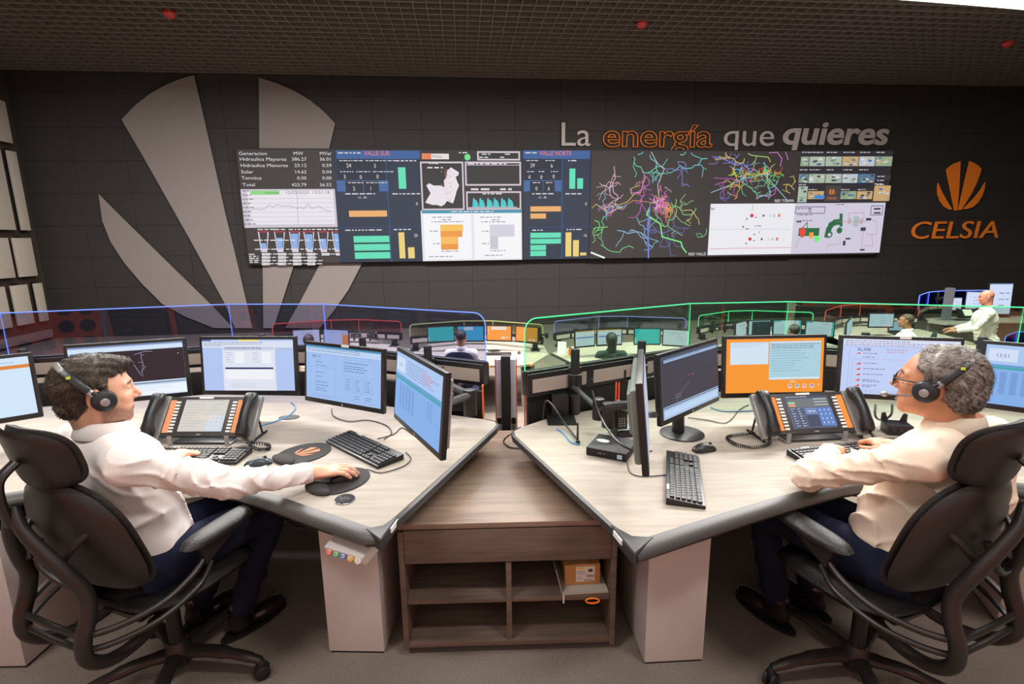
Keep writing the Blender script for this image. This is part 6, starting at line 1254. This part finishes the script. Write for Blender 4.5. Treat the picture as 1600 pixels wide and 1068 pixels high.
def seated(label, group, hc, hyaw, pel, byaw, shR, shL, elR, elL, wrR, wrL, kneeR, kneeL, footR, footL, shirt, skin, hairstyle, haircols, beard=None, hands=(None, None), pitch=0., roll=0., res=1.0, S=1.0, head_extra=None, shoes=True, belly=0., trouser=None):
    t = empty('person', (pel[0], pel[1], 0), 0, label, 'person', group); off = Vector((pel[0], pel[1], 0))
    V3 = lambda p: Vector(p) - off
    hc, pel, shR, shL, elR, elL, wrR, wrL, kneeR, kneeL, footR, footL = [V3(p) for p in (hc, pel, shR, shL, elR, elL, wrR, wrL, kneeR, kneeL, footR, footL)]
    M = frame_from(hyaw, pitch, roll); B = frame_from(byaw); br = Vector(B.col[0]); bf = Vector(B.col[1]); bR = [[B[i][j] for i in range(3)] for j in range(3)]
    nb = (shR + shL) / 2 + Vector((0, 0, .052)) + bf * .01
    fh, loc = head_sdf(hc, M, S, neck_to=nb + bf * .0, jaw=1.06 if beard else 1.0)
    lo, hi = np.array(hc) - .145 * S, np.array(hc) + .145 * S; lo[2] = min(lo[2], nb.z - .03)
    parts = [(fh, lo, hi, .0028 * res)]
    for w, e, hd in ((wrR, elR, hands[0]), (wrL, elL, hands[1])):
        if hd is None: continue
        D, U, sd, curl, th_ = hd; fa = hand_sdf(w, D, U, sd, curl, thumb=th_, S=1.1); dd = (w - e).normalized()
        f_ = (lambda fa, w, dd: lambda P: smin(fa(P), rc(P, w - dd * .09, w, .032, .026), .02))(fa, w, dd)
        pts = [w - dd * .09, w + Vector(D).normalized() * .19, w + Vector((0, 0, .05))]; a, b = bounds(pts, .055); parts.append((f_, a, b, .0026 * res))
    chest = (shR + shL) / 2 + Vector((0, 0, -.13)) + bf * .02; waist = pel.lerp(chest, .45)
    inner = lambda P: smin(smin(rc(P, pel, waist, .08, .09), rc(P, waist, chest, .08, .085), .05), smin(rc(P, shR, shL, .05, .05), rc(P, nb - Vector((0, 0, .05)), nb, .055, .055), .03), .04)
    a, b = bounds([pel, chest, shR, shL, nb], .15); parts.append((inner, a, b, .014))
    legf = lambda P: smin(smin(rc(P, pel + br * .08 + bf * .04 - Vector((0, 0, .03)), kneeR, .045, .04), rc(P, kneeR, footR, .045, .03), .02), smin(rc(P, pel - br * .08 + bf * .04 - Vector((0, 0, .03)), kneeL, .045, .04), rc(P, kneeL, footL, .045, .03), .02), .02)
    a, b = bounds([pel, kneeR, kneeL, footR, footL], .13); parts.append((legf, a, b, .014))
    soft('body', parts, M_skin, t, skincol(skin, loc, beard))
    # shirt
    def fs(P):
        d = smin(el(P, chest, (.178, .118 + belly * .3, .20), bR), el(P, waist + bf * (.01 + belly), (.150 + belly * .4, .115 + belly, .17), bR), .08); d = smin(d, el(P, pel + Vector((0, 0, .04)), (.165, .125 + belly * .6, .12), bR), .06)
        d = smin(d, rc(P, nb - Vector((0, 0, .025)) + br * .02, shR, .058, .066), .05); d = smin(d, rc(P, nb - Vector((0, 0, .025)) - br * .02, shL, .058, .066), .05)
        d = d - wob(P, 17, .017, 1.3) * np.clip((nb[2] - .03 - P[2]) * 8, 0, 1)
        for s_, e_, w_, sd in ((shR, elR, wrR, 1), (shL, elL, wrL, 2)):
            u = rc(P, s_, e_, .064, .051) - limb_folds(P, s_, e_, .0065, 4, sd); l = rc(P, e_, w_ - (w_ - e_) * .06, .051, .038) - limb_folds(P, e_, w_, .0070, 4.5, sd + 2)
            d = smin(d, smin(u, l, .02) - wob(P, 30, .010, sd), .03)
            cf = rc(P, w_ - (w_ - e_).normalized() * .055, w_ - (w_ - e_).normalized() * .006, .0385, .0405); d = smin(d, cf, .006)
            q_ = (w_ - e_).normalized(); cutp = (P[0] - w_[0]) * q_.x + (P[1] - w_[1]) * q_.y + (P[2] - w_[2]) * q_.z; m = np.sqrt((P[0] - w_[0]) ** 2 + (P[1] - w_[1]) ** 2 + (P[2] - w_[2]) ** 2) - .075; d = smax(d, -np.maximum(-cutp - .0, m), .003)
        neckhole = rc(P, nb + Vector((0, 0, .0)) + bf * .012, nb + Vector((0, 0, .16)) + bf * .03, .057, .066); d = smax(d, -neckhole, .004)
        d = smax(d, (pel[2] - .0) - P[2], .01)
        return d
    a, b = bounds([pel, chest, shR, shL, elR, elL, wrR, wrL, nb], .17 + belly); so = soft('shirt', [(fs, a, b, .0062 * res)], shirt, t)
    # collar: a folded band round the neck
    vs = []; n = 28; P_ = []; cc = nb + Vector((0, 0, .012)) + bf * .008
    prof_ = [(.066, -.02), (.066, .022), (.0635, .042), (.0655, .0455), (.069, .041), (.083, -.004), (.0815, -.007), (.074, -.004)]
    b_ = MB()
    for i in range(n + 1):
        a_ = math.pi * 2 * i / n + math.pi / 2; open_ = abs(((i / n) + 0) % 1 - 0); ca, sa = math.cos(a_), math.sin(a_); fr = max(0, sa)
        for r_, z_ in prof_:
            k = 1 + .12 * fr * (z_ < .03); p = cc + br * (ca * r_ * 1.0) + bf * (sa * r_ * 1.06 * k) + Vector((0, 0, z_ * (1 + .0 * fr) - .016 * fr + .010 * max(0, -sa))); vs.append(p)
    m_ = len(prof_); fs_ = [(i * m_ + j, i * m_ + j + 1, (i + 1) * m_ + j + 1, (i + 1) * m_ + j) for i in range(n) for j in range(m_ - 1)]; b_.add(vs, fs_).build('collar', shirt, so, smooth=80)
    # trousers, shoes
    def ft(P):
        d = el(P, pel + Vector((0, 0, -.02)), (.165, .14, .105), bR)
        for s_, k_, f_ in ((1, kneeR, footR), (-1, kneeL, footL)): d = smin(d, smin(rc(P, pel + br * (.085 * s_) + bf * .02, k_, .092, .066), rc(P, k_, f_ + Vector((0, 0, .03)), .064, .052), .03), .05)
        d = d - wob(P, 15, .012, 4.0); return smax(d, P[2] - (pel[2] + .085), .01)
    a, b = bounds([pel, kneeR, kneeL, footR, footL], .13); soft('trousers', [(ft, a, b, .011 * res)], trouser or M_trouser, t)
    if shoes:
        for f_ in (footR, footL):
            d_ = (bf).normalized(); X = Matrix.Translation(Vector((f_.x, f_.y, 0))) @ Matrix.Rotation(-R(byaw), 4, 'Z')
            sh = lambda P, f_=f_: (lambda q: smax(smin(smin(el(q, (0, .10, .040), (.044, .095, .040)), el(q, (0, -.015, .05), (.036, .055, .052)), .02), rc(q, (0, -.02, .06), (0, -.02, .12), .035, .042), .02), .008 - q[2], .004))([(P[0] - f_.x) * br.x + (P[1] - f_.y) * br.y, (P[0] - f_.x) * bf.x + (P[1] - f_.y) * bf.y, P[2]])
            so2 = soft('shoe', [(sh, np.array((f_.x - .22, f_.y - .22, .0)), np.array((f_.x + .24, f_.y + .24, .17)), .005)], M_shoe, t)
            MB(X).prism([(x * .047 + 0, y * .15 + .045) for x, y in oval(1, 1, 20)], .0, .014).build('sole', M_black2, so2)
    lo, hi = np.array(hc) - .16 * S, np.array(hc) + .16 * S
    if hairstyle == 'long': lo[2] -= .12
    if hairstyle: hair_obj(t, loc, fh, S, lo, hi, hairstyle, haircols, h=.0028 * res)
    return t, M, off
def headset(label, hc, M, S, side, boom=True, bandback=.0):
    """ear cup on the side shown (+1 = wearer's right), band over the crown, boom to the mouth"""
    t = empty('headset', hc, 0, label, 'headset'); X = M.to_4x4() @ Matrix.Scale(S, 4)
    P = [(side * .098 * math.cos(a), -.010 + bandback * math.sin(a), .004 + (.150 + bandback * .62) * math.sin(a)) for a in [R(4 + 172 * i / 22) for i in range(23)]]
    MB(X).tube(P, .0048, 8, flat=2.0, up=(0, 1, 0)).build('headband', M_silver, t)
    MB(X).tube(P[1:8], .0062, 8, flat=2.0, up=(0, 1, 0)).build('band_slider', M_black, t); MB(X).tube([(P[5][0] + side * .006, P[5][1] - .003, P[5][2] - .004), (P[5][0] + side * .004, P[5][1] - .003, P[5][2] + .004)], .006, 8).build('yellow_mark', mat('yellow_green', (196, 206, 50), .5), t)
    for s in (side, -side):
        Y = X @ Matrix.Translation((s * .084, .010, -.010)) @ Matrix.Rotation(R(90 * s), 4, 'Y')
        c = MB(Y).lathe([(.020, .0), (.033, .002), (.035, .010), (.033, .016), (.034, .020), (.031, .028), (.018, .034), (.010, .035)], 24).build('ear_cup', mat('headset_black', (40, 40, 44), .4), t)
        MB(Y).lathe([(.0125, .033), (.0125, .0365), (.010, .038)], 18).build('cup_badge', M_silver, c)
        MB(X).tube([(s * .108, .008, -.002), (s * .106, -.006, .012), (s * .099, -.018, .020)], .006, 8).build('yoke', M_black, t)
    if boom:
        MB(X).tube(catmull([(side * .112, .01, -.012), (side * .10, .05, -.03), (side * .072, .10, -.045), (side * .055, .118, -.05)], 5), .0028, 6).build('boom', M_black, t)
        MB(X).ell((side * .052, .122, -.051), (.009, .011, .009)).build('microphone', M_silver, t)
    return t
# bearded man at the left desk
hcL = (-1.375, 1.62, 1.205)
pL, ML, oL = seated('seated man in a white shirt with short dark hair and beard, reaching for a mouse', 'people at the front desks', hcL, 47, (-1.36, 1.665, .56), 34,
    (-1.225, 1.515, 1.0), (-1.545, 1.70, 1.0), (-1.01, 1.675, .845), (-1.66, 1.86, .80), (-.795, 1.855, .797), (-1.50, 2.03, .785),
    (-1.04, 1.99, .56), (-1.22, 2.08, .56), (-1.20, 1.97, .09), (-1.42, 2.02, .09), M_shirt, (226, 168, 138), 'short', ((26, 20, 17), (84, 68, 52)), (62, 44, 36),
    hands=(((.93, .38, -.04), (0, 0, 1), 1, (.18, .36, .28), .5), ((.5, .85, -.05), (0, 0, 1), -1, (.4, .5, .4), .5)), pitch=-4)
headset('black headset with a silver band on the bearded man', hcL, ML, 1.0, 1, boom=False, bandback=-.085)
# grey haired man at the right desk
hcR = (1.385, 1.60, 1.205)
pR, MR, oR = seated('seated man with grey hair, glasses and a cream shirt, hand on a keyboard', 'people at the front desks', hcR, -42, (1.36, 1.60, .56), -27,
    (1.63, 1.64, 1.0), (1.27, 1.47, 1.0), (1.80, 1.83, .80), (1.085, 1.745, .815), (1.62, 2.02, .80), (1.315, 1.975, .80),
    (1.24, 2.06, .56), (1.05, 1.96, .56), (1.35, 2.05, .09), (1.15, 1.98, .09), M_shirt2, (198, 134, 98), 'grey', ((40, 34, 32), (150, 138, 128)), None,
    hands=(((-.3, .95, -.05), (0, 0, 1), 1, (.5, .6, .4), .5), ((.62, .76, -.08), (0, 0, 1), -1, (.45, .6, .4), .5)), pitch=0, S=1.02, belly=.02)
headset('black headset with a silver band and boom on the grey haired man', hcR, MR, 1.02, -1, boom=True, bandback=-.078)
gl = empty('glasses', hcR, 0, 'dark rimmed glasses worn by the grey haired man', 'glasses'); X = MR.to_4x4() @ Matrix.Scale(1.02, 4)
for s in (-1, 1):
    P = [(s * .033 + .024 * math.copysign(abs(math.cos(a)) ** .7, math.cos(a)), .106 - .25 * abs(s * .033 + .024 * math.cos(a)) * .4, .002 + .017 * math.copysign(abs(math.sin(a)) ** .7, math.sin(a))) for a in [6.283 * i / 20 for i in range(20)]]
    rim = MB(X).tube(P, .0022, 6, closed=True).build('rim', M_black, gl); MB(X).add([tuple(p) for p in P], [tuple(range(20))]).build('lens', M_lens, rim, smooth=0)
    MB(X).tube([(s * .056, .100, .010), (s * .076, .06, .010), (s * .083, .0, .010)], .0024, 6).build('temple', M_black, gl)
MB(X).tube([(-.010, .106, .006), (0, .109, .009), (.010, .106, .006)], .002, 6).build('bridge', M_black, gl)
# people in the lower rows
def back_sitter(label, px, py, Y, shirt, skin, style, cols, yaw=0., lean=0., chair=None, chlabel=None, S=1.0):
    h = atY(px, py, Y); f = Vector((math.sin(R(yaw)), math.cos(R(yaw)), 0)); r = Vector((f.y, -f.x, 0)); hc = Vector((h.x, Y, h.z)); z = hc.z
    pel = hc - f * (.06 + lean) + Vector((0, 0, -.66)); sc = hc - f * .03 * (1 + lean * 8) + Vector((0, 0, -.235))
    seated(label, None, hc, yaw, pel, yaw, sc + r * .18, sc - r * .18, sc + r * .25 + f * .14 + Vector((0, 0, -.22)), sc - r * .25 + f * .14 + Vector((0, 0, -.22)), sc + r * .16 + f * .36 + Vector((0, 0, -.20)), sc - r * .16 + f * .36 + Vector((0, 0, -.20)),
        pel + f * .42 + r * .1, pel + f * .42 - r * .1, Vector((pel.x, pel.y, FZ + .08)) + f * .42 + r * .1, Vector((pel.x, pel.y, FZ + .08)) + f * .42 - r * .1, shirt, skin, style, cols, res=2.6, shoes=False, S=S,
        hands=((tuple(f), (0, 0, 1), 1, (.4, .5, .3), .5), (tuple(f), (0, 0, 1), -1, (.4, .5, .3), .5)))
    if chair:
        c = pel - f * .02; t = empty('office_chair', (c.x, c.y, FZ), R(-yaw), chlabel, 'chair'); zs = c.z - FZ - .11
        pillow(lambda u, v: (u * .25, .02 + v * .23, zs), .03, .03, 'seat', chair, t, n=8); pillow(lambda u, v: (u * (.24 - .03 * v), -.20 + .04 * u * u - .03 * v, zs + .38 + .24 * v), .02, .02, 'backrest', chair, t, n=10, k=3.2)
        MB().lathe([(.03, .06), (.03, zs)], 12).build('gas_lift', M_black, t)
        for k in range(5): a = R(72 * k); MB().tube([(0, 0, .09), (.3 * math.cos(a), .3 * math.sin(a), .06), (.31 * math.cos(a), .31 * math.sin(a), .0)], .022, 8).build('leg', M_black, t)
M_teal = mat('green_black_cloth', (34, 52, 44), .8); M_navy = mat('navy_chair_cloth', (36, 40, 66), .6)
back_sitter('man in a pale shirt seen from behind at the centre lower desk', 720.5, 527, 7.35, M_shirt, (176, 120, 92), 'cropped', ((22, 18, 18), (50, 42, 38)), 3, chair=M_navy, chlabel='dark blue backed chair of the man at the centre lower desk')
back_sitter('person with long dark hair at the lower desk right of centre', 955, 531, 7.9, M_teal, (150, 100, 80), 'long', ((14, 16, 14), (34, 40, 34)), -3, chair=M_teal, chlabel='green black chair behind the long haired person')
back_sitter('person with short dark hair at the small green edged station', 1240, 517, 8.3, M_teal, (150, 100, 80), 'cropped', ((20, 16, 14), (54, 42, 34)), 0, chair=mat('grey_green_cloth', (78, 88, 80), .7), chlabel='grey green chair at the small green edged station')
back_sitter('dark haired head above the monitors, lower row left of centre', 483, 533, 8.0, M_shirt2, (150, 100, 80), 'cropped', ((40, 26, 22), (74, 50, 40)), 0)
back_sitter('person in a white shirt leaning over the laptop at the right', 1415, 501, 8.6, M_shirt, (168, 112, 84), 'cropped', ((60, 44, 34), (96, 74, 56)), -55, lean=.12, chair=M_teal, chlabel='dark green chair behind the leaning person')
# standing bald man
h = atY(1541, 464, 8.55); f = Vector((-.85, .52, 0)).normalized(); r = Vector((f.y, -f.x, 0)); hc = Vector((h.x, 8.55, h.z)); sc = hc - f * .05 + Vector((0, 0, -.25)); pel = hc - f * .10 + Vector((0, 0, -.76))
g = FZ + .08
seated('standing bald man in a white shirt with folded sleeves, hands on the far desk', None, hc, -62, pel, -58, sc + r * .19, sc - r * .19, sc + r * .22 + f * .14 + Vector((0, 0, -.26)), sc - r * .22 + f * .16 + Vector((0, 0, -.26)), sc + r * .15 + f * .36 + Vector((0, 0, -.33)), sc - r * .14 + f * .38 + Vector((0, 0, -.33)),
    pel + r * .09 + Vector((0, 0, -.42)), pel - r * .09 + Vector((0, 0, -.42)), Vector((pel.x, pel.y, g)) + r * .1, Vector((pel.x, pel.y, g)) - r * .1, M_shirt, (160, 106, 80), None, None, res=2.2, shoes=False, pitch=-12,
    hands=(((f.x, f.y, -.1), (0, 0, 1), 1, (.3, .4, .3), .5), ((f.x, f.y, -.1), (0, 0, 1), -1, (.3, .4, .3), .5)), trouser=mat('dark_green_trouser', (34, 44, 44), .9))
